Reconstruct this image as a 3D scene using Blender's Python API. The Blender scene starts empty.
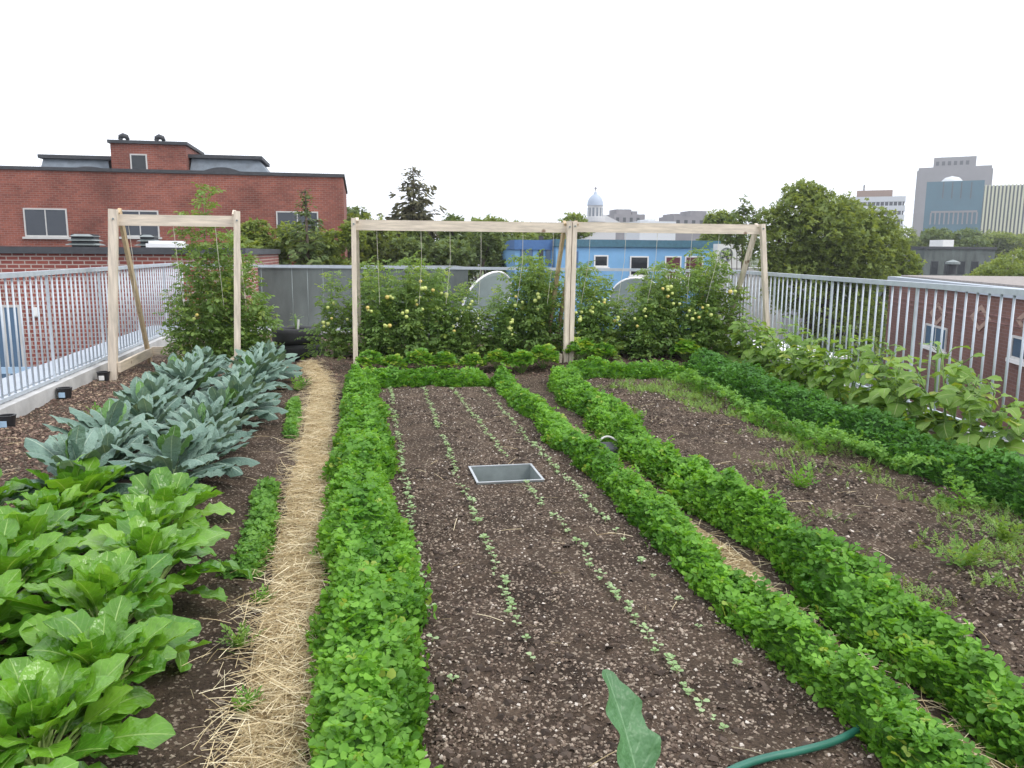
import bpy, math, random
import numpy as np
from math import radians as R, sin, cos, pi
random.seed(7); rng = np.random.default_rng(7)
S = bpy.context.scene
COL = S.collection
EYE = 1.6

# ------------------------------------------------------------------ camera
yaw, pit, roll, FPX = R(10.8), R(9.3), R(0.4), 800.0
_f = np.array((sin(yaw)*cos(pit), cos(yaw)*cos(pit), -sin(pit)))
_r0 = np.array((cos(yaw), -sin(yaw), 0.0)); _u0 = np.array((sin(yaw)*sin(pit), cos(yaw)*sin(pit), cos(pit)))
_r = cos(roll)*_r0 + sin(roll)*_u0; _u = cos(roll)*_u0 - sin(roll)*_r0
cam = bpy.data.cameras.new('camera'); co = bpy.data.objects.new('camera', cam); COL.objects.link(co)
from mathutils import Matrix, Vector
co.matrix_world = Matrix(((_r[0], _u[0], -_f[0], 0), (_r[1], _u[1], -_f[1], 0), (_r[2], _u[2], -_f[2], EYE), (0, 0, 0, 1)))
cam.sensor_width = 36; cam.lens = FPX/1024*36; cam.clip_start = 0.05; cam.clip_end = 6000
S.camera = co
def ray(px, py): return _f + (px-512)/FPX*_r + (384-py)/FPX*_u
def gp(px, py, z=0.0):                       # a pixel of the photograph onto a level plane
    d = ray(px, py); t = (z-EYE)/d[2]; return Vector((d[0]*t, d[1]*t, z))
def at(px, py, Y):                           # a pixel of the photograph at a known distance
    d = ray(px, py); t = Y/d[1]; return Vector((d[0]*t, Y, EYE+d[2]*t))

# ------------------------------------------------------------------ noise
def _h(ix, iy, s):
    v = np.sin(ix*127.1+iy*311.7+s*74.7)*43758.5453
    return v-np.floor(v)
def vn(x, y, s=0):
    x = np.asarray(x, float); y = np.asarray(y, float)
    ix, iy = np.floor(x), np.floor(y); fx, fy = x-ix, y-iy
    fx = fx*fx*(3-2*fx); fy = fy*fy*(3-2*fy)
    a = _h(ix, iy, s)*(1-fx)+_h(ix+1, iy, s)*fx; b = _h(ix, iy+1, s)*(1-fx)+_h(ix+1, iy+1, s)*fx
    return a*(1-fy)+b*fy
def fbm(x, y, s=0, o=4):
    t = 0; a = .5
    for k in range(o): t = t+a*(vn(x*2**k, y*2**k, s+k)-.5); a *= .5
    return t

# ------------------------------------------------------------------ materials
M = {}
def mat(name):
    m = bpy.data.materials.new(name); m.use_nodes = True; nt = m.node_tree
    b = nt.nodes['Principled BSDF']; M[name] = m
    return m, nt, b
def N(nt, t, **k):
    n = nt.nodes.new(t)
    for a, v in k.items():
        if a in n.inputs: n.inputs[a].default_value = v
        else: setattr(n, a, v)
    return n
def L(nt, a, b): nt.links.new(a, b)
def ramp(nt, stops, mode='LINEAR'):
    n = nt.nodes.new('ShaderNodeValToRGB'); e = n.color_ramp; e.interpolation = mode
    while len(e.elements) < len(stops): e.elements.new(.5)
    for i, (p, c) in enumerate(stops): e.elements[i].position = p; e.elements[i].color = (*c, 1)
    return n
def simple(name, c, rough=.6, metal=0.0, var=.15, scale=6.0, bump=0.0, bscale=40.0, spec=.5, stretch=(1, 1, 1)):
    m, nt, b = mat(name)
    tc = N(nt, 'ShaderNodeTexCoord'); mp = N(nt, 'ShaderNodeMapping'); mp.inputs['Scale'].default_value = stretch
    L(nt, tc.outputs['Object'], mp.inputs[0])
    nz = N(nt, 'ShaderNodeTexNoise', Scale=scale, Detail=6.0, Roughness=.6); L(nt, mp.outputs[0], nz.inputs['Vector'])
    lo = tuple(x*(1-var) for x in c); hi = tuple(min(1, x*(1+var)) for x in c)
    rp = ramp(nt, [(.3, lo), (.7, hi)]); L(nt, nz.outputs[0], rp.inputs[0]); L(nt, rp.outputs[0], b.inputs['Base Color'])
    b.inputs['Roughness'].default_value = rough; b.inputs['Metallic'].default_value = metal
    b.inputs['Specular IOR Level'].default_value = spec
    if bump:
        n2 = N(nt, 'ShaderNodeTexNoise', Scale=bscale, Detail=4.0); L(nt, mp.outputs[0], n2.inputs['Vector'])
        bp = N(nt, 'ShaderNodeBump', Strength=bump, Distance=.01); L(nt, n2.outputs[0], bp.inputs['Height']); L(nt, bp.outputs[0], b.inputs['Normal'])
    return m
def leafmat(name, c0, c1, rib=None, rough=.45, trans=.25, veins=0, blister=0, spec=.4, c2=None, ribw=.07, yel=None, vs=.35):
    # attribute "leaf": x = distance from the midrib 0..1, y = along the leaf 0..1, z = random per leaf
    m, nt, b = mat(name)
    at_ = N(nt, 'ShaderNodeAttribute', attribute_name='leaf'); sp = N(nt, 'ShaderNodeSeparateXYZ'); L(nt, at_.outputs['Vector'], sp.inputs[0])
    st = [(0, c0), (.75, c1)]
    if yel: st = [(0, c0), (.8, c1), (.93, c1), (1, yel)]
    rp = ramp(nt, st); L(nt, sp.outputs['Z'], rp.inputs[0]); colr = rp.outputs[0]
    tc = N(nt, 'ShaderNodeTexCoord'); nz = N(nt, 'ShaderNodeTexNoise', Scale=9.0, Detail=3.0); L(nt, tc.outputs['Object'], nz.inputs['Vector'])
    mx = N(nt, 'ShaderNodeMix', data_type='RGBA', blend_type='MULTIPLY'); mx.inputs[0].default_value = 1
    r2 = ramp(nt, [(.3, (.78, .8, .78)), (.7, (1.15, 1.12, 1.1))]); L(nt, nz.outputs[0], r2.inputs[0])
    L(nt, colr, mx.inputs[6]); L(nt, r2.outputs[0], mx.inputs[7]); colr = mx.outputs[2]
    if rib:
        if veins:
            # side veins: v - 0.45 u, repeated
            ma = N(nt, 'ShaderNodeMath', operation='MULTIPLY_ADD'); ma.inputs[1].default_value = -.28
            L(nt, sp.outputs['X'], ma.inputs[0]); L(nt, sp.outputs['Y'], ma.inputs[2])
            mm = N(nt, 'ShaderNodeMath', operation='MULTIPLY'); mm.inputs[1].default_value = veins; L(nt, ma.outputs[0], mm.inputs[0])
            fr = N(nt, 'ShaderNodeMath', operation='FRACT'); L(nt, mm.outputs[0], fr.inputs[0])
            pp = N(nt, 'ShaderNodeMath', operation='PINGPONG'); pp.inputs[1].default_value = .5; L(nt, fr.outputs[0], pp.inputs[0])
            rv = ramp(nt, [(0, (vs, vs, vs)), (.14, (0, 0, 0))]); L(nt, pp.outputs[0], rv.inputs[0])
        rr = ramp(nt, [(ribw*.5, (1, 1, 1)), (ribw, (0, 0, 0))]); L(nt, sp.outputs['X'], rr.inputs[0])
        fac = rr.outputs[0]
        if veins:
            mxx = N(nt, 'ShaderNodeMath', operation='MAXIMUM'); L(nt, rr.outputs[0], mxx.inputs[0]); L(nt, rv.outputs[0], mxx.inputs[1]); fac = mxx.outputs[0]
        mr = N(nt, 'ShaderNodeMix', data_type='RGBA'); L(nt, fac, mr.inputs[0]); L(nt, colr, mr.inputs[6]); mr.inputs[7].default_value = (*rib, 1); colr = mr.outputs[2]
        bp = N(nt, 'ShaderNodeBump', Strength=.35, Distance=.006); bp.invert = True
        hgt = fac
        if blister:
            vo = N(nt, 'ShaderNodeTexNoise', Scale=blister, Detail=2.0); L(nt, tc.outputs['Object'], vo.inputs['Vector'])
            bp2 = N(nt, 'ShaderNodeBump', Strength=.9, Distance=.012); L(nt, vo.outputs[0], bp2.inputs['Height']); L(nt, bp2.outputs[0], bp.inputs['Normal'])
        L(nt, hgt, bp.inputs['Height']); L(nt, bp.outputs[0], b.inputs['Normal'])
    L(nt, colr, b.inputs['Base Color']); b.inputs['Roughness'].default_value = rough; b.inputs['Specular IOR Level'].default_value = spec
    tr = N(nt, 'ShaderNodeBsdfTranslucent'); g = N(nt, 'ShaderNodeMix', data_type='RGBA', blend_type='MULTIPLY'); g.inputs[0].default_value = 1
    L(nt, colr, g.inputs[6]); g.inputs[7].default_value = (1.5, 1.35, .6, 1); L(nt, g.outputs[2], tr.inputs['Color'])
    ms = N(nt, 'ShaderNodeMixShader'); ms.inputs[0].default_value = trans
    L(nt, b.outputs[0], ms.inputs[1]); L(nt, tr.outputs[0], ms.inputs[2]); L(nt, ms.outputs[0], nt.nodes['Material Output'].inputs[0])
    return m
def brick(name, c1, c2, mortar, bw=.21, rh=.075, ms=.009, stain=.25):
    m, nt, b = mat(name)
    tc = N(nt, 'ShaderNodeTexCoord'); sp = N(nt, 'ShaderNodeSeparateXYZ'); L(nt, tc.outputs['Object'], sp.inputs[0])
    sn = N(nt, 'ShaderNodeSeparateXYZ'); L(nt, tc.outputs['Normal'], sn.inputs[0])
    ab = N(nt, 'ShaderNodeMath', operation='ABSOLUTE'); L(nt, sn.outputs['X'], ab.inputs[0])
    gt = N(nt, 'ShaderNodeMath', operation='GREATER_THAN'); gt.inputs[1].default_value = .6; L(nt, ab.outputs[0], gt.inputs[0])
    mx = N(nt, 'ShaderNodeMix', data_type='FLOAT'); L(nt, gt.outputs[0], mx.inputs[0]); L(nt, sp.outputs['X'], mx.inputs[2]); L(nt, sp.outputs['Y'], mx.inputs[3])
    cb = N(nt, 'ShaderNodeCombineXYZ'); L(nt, mx.outputs[0], cb.inputs['X']); L(nt, sp.outputs['Z'], cb.inputs['Y'])
    bt = N(nt, 'ShaderNodeTexBrick'); L(nt, cb.outputs[0], bt.inputs['Vector'])
    for k, v in dict(Scale=1.0).items(): bt.inputs[k].default_value = v
    bt.inputs['Color1'].default_value = (*c1, 1); bt.inputs['Color2'].default_value = (*c2, 1); bt.inputs['Mortar'].default_value = (*mortar, 1)
    bt.inputs['Mortar Size'].default_value = ms; bt.inputs['Brick Width'].default_value = bw; bt.inputs['Row Height'].default_value = rh
    nz = N(nt, 'ShaderNodeTexNoise', Scale=.55, Detail=7.0, Roughness=.65); L(nt, cb.outputs[0], nz.inputs['Vector'])
    rp = ramp(nt, [(.3, (1-stain,)*3), (.7, (1+stain,)*3)]); L(nt, nz.outputs[0], rp.inputs[0])
    mu = N(nt, 'ShaderNodeMix', data_type='RGBA', blend_type='MULTIPLY'); mu.inputs[0].default_value = 1
    L(nt, bt.outputs[0], mu.inputs[6]); L(nt, rp.outputs[0], mu.inputs[7]); L(nt, mu.outputs[2], b.inputs['Base Color'])
    bp = N(nt, 'ShaderNodeBump', Strength=.5, Distance=.01); bp.invert = True; L(nt, bt.outputs['Fac'], bp.inputs['Height']); L(nt, bp.outputs[0], b.inputs['Normal'])
    b.inputs['Roughness'].default_value = .85
def soilmat(name, dark, mid, pale, dens=.5):
    m, nt, b = mat(name)
    tc = N(nt, 'ShaderNodeTexCoord')
    n1 = N(nt, 'ShaderNodeTexNoise', Scale=2.2, Detail=8.0, Roughness=.7); L(nt, tc.outputs['Object'], n1.inputs['Vector'])
    r1 = ramp(nt, [(.36, dark), (.64, mid)]); L(nt, n1.outputs[0], r1.inputs[0])
    n2 = N(nt, 'ShaderNodeTexNoise', Scale=75.0, Detail=4.0, Roughness=.75); L(nt, tc.outputs['Object'], n2.inputs['Vector'])
    r2 = ramp(nt, [(.3, (.4, .4, .4)), (.65, (1.5, 1.45, 1.4))]); L(nt, n2.outputs[0], r2.inputs[0])
    mu = N(nt, 'ShaderNodeMix', data_type='RGBA', blend_type='MULTIPLY'); mu.inputs[0].default_value = 1; L(nt, r1.outputs[0], mu.inputs[6]); L(nt, r2.outputs[0], mu.inputs[7])
    v = N(nt, 'ShaderNodeTexVoronoi', Scale=95.0); L(nt, tc.outputs['Object'], v.inputs['Vector'])
    sv = N(nt, 'ShaderNodeSeparateColor'); L(nt, v.outputs['Color'], sv.inputs[0])
    r3 = ramp(nt, [(1-dens*.3, (0, 0, 0)), (1-dens*.3+.05, (1, 1, 1))]); L(nt, sv.outputs[0], r3.inputs[0])
    mx = N(nt, 'ShaderNodeMix', data_type='RGBA'); L(nt, r3.outputs[0], mx.inputs[0]); L(nt, mu.outputs[2], mx.inputs[6]); mx.inputs[7].default_value = (*pale, 1)
    L(nt, mx.outputs[2], b.inputs['Base Color']); b.inputs['Roughness'].default_value = .95; b.inputs['Specular IOR Level'].default_value = .2
    bp = N(nt, 'ShaderNodeBump', Strength=1.0, Distance=.02); L(nt, n2.outputs[0], bp.inputs['Height']); L(nt, bp.outputs[0], b.inputs['Normal'])
def bits(name, stops, rough=.85):                 # scattered litter coloured by its own random value
    m, nt, b = mat(name)
    a = N(nt, 'ShaderNodeAttribute', attribute_name='leaf'); sp = N(nt, 'ShaderNodeSeparateXYZ'); L(nt, a.outputs['Vector'], sp.inputs[0])
    rp = ramp(nt, stops); L(nt, sp.outputs['Z'], rp.inputs[0]); L(nt, rp.outputs[0], b.inputs['Base Color']); b.inputs['Roughness'].default_value = rough
    b.inputs['Specular IOR Level'].default_value = .25
def glass(name, c=(.02, .025, .03), rough=.06):
    m, nt, b = mat(name); b.inputs['Base Color'].default_value = (*c, 1); b.inputs['Roughness'].default_value = rough; b.inputs['Specular IOR Level'].default_value = .6
def wood(name, c, st=(14, 14, 1.6)):
    m, nt, b = mat(name)
    tc = N(nt, 'ShaderNodeTexCoord'); mp = N(nt, 'ShaderNodeMapping'); mp.inputs['Scale'].default_value = st; L(nt, tc.outputs['Object'], mp.inputs[0])
    nz = N(nt, 'ShaderNodeTexNoise', Scale=2.0, Detail=6.0, Roughness=.6); L(nt, mp.outputs[0], nz.inputs['Vector'])
    rp = ramp(nt, [(.25, tuple(x*.62 for x in c)), (.6, c), (.8, tuple(min(1, x*1.12) for x in c))]); L(nt, nz.outputs[0], rp.inputs[0])
    v = N(nt, 'ShaderNodeTexVoronoi', Scale=3.1); L(nt, tc.outputs['Object'], v.inputs['Vector'])
    r2 = ramp(nt, [(.05, (.25, .14, .08)), (.11, (1, 1, 1))]); L(nt, v.outputs[0], r2.inputs[0])
    mu = N(nt, 'ShaderNodeMix', data_type='RGBA', blend_type='MULTIPLY'); mu.inputs[0].default_value = .8; L(nt, rp.outputs[0], mu.inputs[6]); L(nt, r2.outputs[0], mu.inputs[7])
    L(nt, mu.outputs[2], b.inputs['Base Color']); b.inputs['Roughness'].default_value = .75

leafmat('clover_leaf', (.075, .225, .022), (.21, .45, .055), trans=.38, rough=.55, yel=(.34, .46, .08))
leafmat('dark_clover_leaf', (.055, .175, .03), (.125, .32, .055), trans=.32, rough=.6)
leafmat('light_clover_leaf', (.10, .26, .035), (.22, .43, .08), trans=.36, rough=.6)
simple('mound', (.07, .18, .02), .9, var=.4, scale=14, bump=.8, bscale=60)
simple('dark_mound', (.04, .11, .02), .9, var=.4, scale=14, bump=.8, bscale=60)
leafmat('chard_leaf', (.06, .20, .015), (.18, .39, .032), rib=(.30, .48, .13), veins=8, rough=.28, trans=.3, spec=.6, blister=26, yel=(.22, .43, .05), ribw=.06, vs=.22)
leafmat('kale_leaf', (.09, .17, .135), (.225, .34, .285), rib=(.36, .46, .36), veins=9, rough=.6, trans=.12, spec=.35, blister=75, ribw=.07, yel=(.13, .27, .08), vs=.18)
leafmat('tomato_leaf', (.10, .19, .04), (.23, .35, .10), trans=.36, rough=.6, yel=(.28, .38, .08))
leafmat('tomato_pale_leaf', (.10, .20, .04), (.22, .35, .10), trans=.36, rough=.6, yel=(.32, .42, .10))
leafmat('broad_leaf', (.10, .22, .03), (.24, .40, .07), rib=(.36, .46, .18), veins=6, rough=.5, trans=.36, yel=(.42, .50, .09), vs=.25)
leafmat('herb_leaf', (.07, .22, .025), (.20, .40, .05), trans=.35, yel=(.36, .48, .07))
leafmat('cabbage_leaf', (.06, .165, .07), (.11, .24, .10), rib=(.16, .30, .15), veins=6, rough=.42, trans=.15, ribw=.05, blister=30, vs=.3)
leafmat('sprout_leaf', (.24, .40, .16), (.40, .54, .28), trans=.25, rough=.6)
leafmat('fern_leaf', (.12, .25, .04), (.24, .38, .09), trans=.33, rough=.6)
leafmat('tree_leaf', (.135, .20, .05), (.28, .36, .10), trans=.4, rough=.65)
leafmat('deep_tree_leaf', (.09, .145, .05), (.185, .255, .085), trans=.36, rough=.65)
leafmat('needle', (.075, .085, .045), (.16, .155, .08), trans=.2, rough=.7)
simple('stem', (.16, .27, .06), .6); simple('pale_stem', (.38, .50, .16), .5); simple('kale_stem', (.26, .34, .2), .6)
simple('bark', (.10, .075, .055), .95, var=.4, scale=12, bump=.6)
simple('fruit', (.50, .56, .17), .35, var=.2); simple('ripe_fruit', (.62, .50, .14), .35, var=.25)
soilmat('soil', (.040, .029, .021), (.120, .088, .064), (.32, .26, .20), .42)
bits('chip', [(0, (.045, .031, .023)), (.45, (.14, .10, .075)), (.76, (.27, .21, .16)), (.93, (.42, .35, .28)), (1, (.66, .60, .53))])
bits('clod_bit', [(0, (.035, .025, .019)), (1, (.105, .078, .06))])
bits('straw_bit', [(0, (.34, .25, .13)), (.5, (.64, .52, .31)), (1, (.84, .75, .53))])
bits('mulch_bit', [(0, (.07, .045, .035)), (.6, (.17, .11, .085)), (.85, (.28, .20, .15)), (1, (.48, .37, .25))])
soilmat('straw_ground', (.26, .19, .10), (.48, .37, .21), (.66, .56, .36), .6)
simple('galvanised', (.50, .55, .60), .5, metal=.2, var=.10, scale=9)
simple('concrete', (.50, .50, .49), .9, var=.18, scale=5, bump=.3)
simple('white_flashing', (.42, .47, .52), .5, var=.08, scale=3)
wood('pine', (.74, .64, .52)); wood('pine_beam', (.74, .64, .52), (1.6, 14, 14)); wood('pine_board', (.68, .58, .45), (14, 1.6, 14)); wood('pine_amber', (.60, .45, .27))
simple('string', (.66, .62, .52), .9); simple('rubber', (.022, .022, .024), .75, var=.3, bump=.4, bscale=30)
simple('sheet_metal', (.55, .58, .60), .35, metal=.7, var=.12, scale=7); simple('dull_metal', (.24, .275, .27), .6, metal=.2, var=.15, scale=9)
simple('hose_green', (.02, .125, .085), .45, var=.15); simple('hose_grey', (.55, .55, .52), .5)
simple('black_plastic', (.02, .02, .022), .45); simple('pale_blue_plastic', (.38, .55, .72), .4); simple('white_plastic', (.78, .78, .76), .5)
brick('red_brick', (.29, .09, .06), (.205, .064, .045), (.27, .185, .16), ms=.006, stain=.42)
brick('near_brick', (.27, .075, .055), (.20, .05, .042), (.42, .34, .30), bw=.23, rh=.085, ms=.012, stain=.25)
brick('brown_brick', (.185, .088, .068), (.14, .066, .052), (.19, .13, .12), ms=.006)
simple('tan_brick', (.36, .25, .20), .9, var=.2)
simple('band_brick', (.24, .13, .115), .9, var=.3); simple('dark_coping', (.055, .058, .065), .7, var=.2); simple('dark_wall', (.10, .118, .112), .85, var=.45, scale=1.3, stretch=(1, 1, .35))
simple('slate', (.16, .19, .22), .6, var=.25, scale=3); simple('gravel_roof', (.30, .27, .25), .95, var=.25, scale=8, bump=.6)
simple('blue_paint', (.20, .42, .68), .7, var=.07, scale=1.5); simple('teal_paint', (.06, .16, .22), .6, var=.15)
simple('deep_blue_paint', (.07, .17, .38), .7, var=.1)
simple('white_paint', (.78, .78, .76), .6, var=.05); simple('frame_grey', (.55, .55, .53), .6, var=.06); simple('red_curtain', (.12, .035, .045), .8)
simple('dish_grey', (.19, .235, .225), .55, var=.12, scale=3); simple('white_roof', (.78, .79, .80), .7, var=.06, scale=2)
simple('dome_blue', (.36, .43, .53), .5, var=.1); simple('church_stone', (.60, .60, .60), .8, var=.1); simple('far_stone', (.22, .21, .22), .9, var=.2, scale=.2)
simple('tower_concrete', (.27, .26, .265), .85, var=.1, scale=.1); simple('tower_glass_blue', (.03, .13, .18), .3, var=.12, scale=.15)
simple('fin_cream', (.62, .62, .44), .7, var=.06); simple('fin_dark', (.05, .075, .09), .3); simple('white_tower', (.62, .64, .66), .7, var=.06)
simple('asphalt', (.05, .05, .052), .9, var=.25, scale=.5); simple('red_panel', (.33, .12, .07), .8)
glass('pane'); glass('pale_pane', (.05, .06, .075), .1); glass('blue_pane', (.10, .17, .26), .12)

# ------------------------------------------------------------------ objects
def props(o, label=None, cat=None, group=None, kind=None):
    if label: o['label'] = label
    if cat: o['category'] = cat
    if group: o['group'] = group
    if kind: o['kind'] = kind
    return o
def thing(name, label, cat, loc=(0, 0, 0), rz=0, group=None):
    o = bpy.data.objects.new(name, None); COL.objects.link(o); o.location = loc; o.rotation_euler = (0, 0, rz); o.empty_display_size = .1
    return props(o, label, cat, group)
def link(name, me, parent=None, loc=(0, 0, 0)):
    o = bpy.data.objects.new(name, me); COL.objects.link(o); o.location = loc
    if parent: o.parent = parent
    return o
class MB:                                        # boxes, tubes, lathes collected into one mesh
    def __init__(s): s.v = []; s.f = []
    def add(s, vs, fs):
        n = len(s.v); s.v += [tuple(v) for v in vs]; s.f += [tuple(i+n for i in f) for f in fs]; return s
    def box(s, x0, x1, y0, y1, z0, z1):
        return s.add([(x, y, z) for x in (x0, x1) for y in (y0, y1) for z in (z0, z1)], [(0, 1, 3, 2), (4, 6, 7, 5), (0, 4, 5, 1), (2, 3, 7, 6), (0, 2, 6, 4), (1, 5, 7, 3)])
    def bar(s, a, b, w, h, up=(0, 0, 1)):         # a square-cut plank from a to b
        a = Vector(a); b = Vector(b); d = (b-a).normalized(); u = Vector(up)
        if abs(d.dot(u)) > .9: u = Vector((0, 1, 0))
        x = d.cross(u).normalized(); y = x.cross(d).normalized()
        vs = [p+x*w/2*i+y*h/2*j for p in (a, b) for i, j in ((-1, -1), (1, -1), (1, 1), (-1, 1))]
        return s.add(vs, [(0, 1, 2, 3), (7, 6, 5, 4), (0, 4, 5, 1), (1, 5, 6, 2), (2, 6, 7, 3), (3, 7, 4, 0)])
    def tube(s, pts, r, n=8, cap=True):
        pts = [Vector(p) for p in pts]; rs = r if hasattr(r, '__len__') else [r]*len(pts); rings = []
        for i, p in enumerate(pts):
            d = (pts[min(i+1, len(pts)-1)]-pts[max(i-1, 0)]).normalized(); u = Vector((0, 0, 1)) if abs(d.z) < .9 else Vector((0, 1, 0))
            x = d.cross(u).normalized(); y = x.cross(d)
            rings.append([p+(x*cos(2*pi*k/n)+y*sin(2*pi*k/n))*rs[i] for k in range(n)])
        vs = [v for rg in rings for v in rg]; fs = []
        for i in range(len(pts)-1):
            for k in range(n): fs.append((i*n+k, i*n+(k+1) % n, (i+1)*n+(k+1) % n, (i+1)*n+k))
        if cap: fs += [tuple(range(n-1, -1, -1)), tuple(range((len(pts)-1)*n, len(pts)*n))]
        return s.add(vs, fs)
    def lathe(s, prof, c=(0, 0, 0), n=24, closed=False):
        vs = [(c[0]+r*cos(2*pi*k/n), c[1]+r*sin(2*pi*k/n), c[2]+z) for r, z in prof for k in range(n)]; m = len(prof); fs = []
        for i in range(m if closed else m-1):
            for k in range(n): fs.append((i*n+k, i*n+(k+1) % n, ((i+1) % m)*n+(k+1) % n, ((i+1) % m)*n+k))
        return s.add(vs, fs)
    def poly(s, pts, z0, z1):                     # extruded outline in plan
        n = len(pts); vs = [(x, y, z0) for x, y in pts]+[(x, y, z1) for x, y in pts]
        return s.add(vs, [tuple(range(n-1, -1, -1)), tuple(range(n, 2*n))]+[(i, (i+1) % n, n+(i+1) % n, n+i) for i in range(n)])
    def mesh(s, name, m, smooth=False, bevel=0):
        me = bpy.data.meshes.new(name); me.from_pydata(s.v, [], s.f); me.materials.append(M[m]); me.validate()
        if smooth: me.polygons.foreach_set('use_smooth', [True]*len(me.polygons))
        return me
    def build(s, name, m, parent=None, loc=(0, 0, 0), smooth=False): return link(name, s.mesh(name, m, smooth), parent, loc)

class Geo:                                        # many copies of leaf templates gathered in numpy arrays
    def __init__(s): s.V = []; s.A = []; s.F = []; s.T = []; s.MI = []; s.n = 0
    def raw(s, v, a, loops, tot, mi=0):
        s.V.append(v); s.A.append(a); s.F.append(loops+s.n); s.T.append(tot); s.MI.append(np.full(len(tot), mi)); s.n += len(v)
    def inst(s, tp, rot, loc, sc, rnd, mi=0):
        v, uv, lo, to = tp; m = len(loc); sc = np.broadcast_to(np.asarray(sc, float), (m,))
        P = np.einsum('mij,nj->mni', rot, v)*sc[:, None, None]+loc[:, None, :]
        A = np.empty((m, len(v), 3)); A[:, :, 0] = uv[:, 0]; A[:, :, 1] = uv[:, 1]; A[:, :, 2] = np.asarray(rnd)[:, None]
        lp = (lo[None, :]+(np.arange(m)*len(v))[:, None]).ravel()
        s.raw(P.reshape(-1, 3), A.reshape(-1, 3), lp, np.tile(to, m), mi)
    def mesh(s, name, mats, smooth=True):
        me = bpy.data.meshes.new(name); V = np.concatenate(s.V); A = np.concatenate(s.A); F = np.concatenate(s.F); T = np.concatenate(s.T)
        me.vertices.add(len(V)); me.vertices.foreach_set('co', V.astype(np.float32).ravel())
        me.loops.add(len(F)); me.loops.foreach_set('vertex_index', F.astype(np.int32))
        me.polygons.add(len(T)); st = np.concatenate(([0], np.cumsum(T)[:-1])); me.polygons.foreach_set('loop_start', st.astype(np.int32))
        for m in ([mats] if isinstance(mats, str) else mats): me.materials.append(M[m])
        me.polygons.foreach_set('material_index', np.concatenate(s.MI).astype(np.int32))
        me.polygons.foreach_set('use_smooth', np.full(len(T), smooth))
        at_ = me.attributes.new('leaf', 'FLOAT_VECTOR', 'POINT'); at_.data.foreach_set('vector', A.astype(np.float32).ravel())
        me.update(calc_edges=True); return me
    def build(s, name, mats, parent=None, loc=(0, 0, 0), smooth=True): return link(name, s.mesh(name, mats, smooth), parent, loc)
def euler(yaw, pitch, roll):                      # local +Y points along the leaf; pitch lifts the tip, roll turns it about its length
    yaw, pitch, roll = np.broadcast_arrays(np.asarray(yaw, float), pitch, roll); z = np.zeros(yaw.shape); o = z+1
    cz, sz, cx, sx, cy_, sy_ = np.cos(yaw), np.sin(yaw), np.cos(pitch), np.sin(pitch), np.cos(roll), np.sin(roll)
    Z = np.stack([np.stack([cz, -sz, z], -1), np.stack([sz, cz, z], -1), np.stack([z, z, o], -1)], -2)
    X = np.stack([np.stack([o, z, z], -1), np.stack([z, cx, -sx], -1), np.stack([z, sx, cx], -1)], -2)
    Y = np.stack([np.stack([cy_, z, sy_], -1), np.stack([z, o, z], -1), np.stack([-sy_, z, cy_], -1)], -2)
    return Z@X@Y
def T(v, uv, faces):
    lo = np.array([i for f in faces for i in f]); to = np.array([len(f) for f in faces]); return np.array(v, float), np.array(uv, float), lo, to
def leaf_t(nl, nw, length, prof, fold=.15, arch=0.0, wave=0.0, wf=5, seed=0, stalk=0.0, cup=0.0, v0=0.0):
    # a blade: nl cells along, nw across each half; prof(v) = half width; arch bends the tip down (radians)
    rr = random.Random(seed); ph = rr.uniform(0, 6); v = []; uv = []; faces = []; k = 2*nw+1
    y = stalk; z = 0.0; ang = 0.0
    for i in range(nl+1):
        t = i/nl; w = prof(t)
        if i:
            ang = -arch*t; y += cos(ang)*length/nl; z += sin(ang)*length/nl
        for j in range(k):
            u = (j-nw)/nw; edge = abs(u)
            zz = edge*w*fold+cup*edge*edge*w + wave*length*sin(wf*2*pi*t+ph+(1.5 if u > 0 else 0))*edge**2*min(1, 4*t, 4*(1-t)+.3)
            yy = -sin(ang)*zz
            v.append((u*w, y+yy, z+cos(ang)*zz)); uv.append((edge, t))
    for i in range(nl):
        for j in range(k-1):
            a = i*k+j; faces.append((a, a+1, a+k+1, a+k))
    return T(v, uv, faces)
def merge(tps):                                   # several placed templates -> one template
    V = []; U = []; F = []; TT = []; n = 0
    for (v, uv, lo, to) in tps: V.append(v); U.append(uv); F.append(lo+n); TT.append(to); n += len(v)
    return np.concatenate(V), np.concatenate(U), np.concatenate(F), np.concatenate(TT)
def place(tp, yaw=0, pitch=0, roll=0, loc=(0, 0, 0), sc=1.0):
    v, uv, lo, to = tp; r = euler(yaw, pitch, roll); return (v*sc)@r.T+np.array(loc), uv, lo, to
ORD = 'first second third fourth fifth sixth seventh eighth ninth tenth eleventh twelfth thirteenth fourteenth fifteenth'.split()

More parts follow.
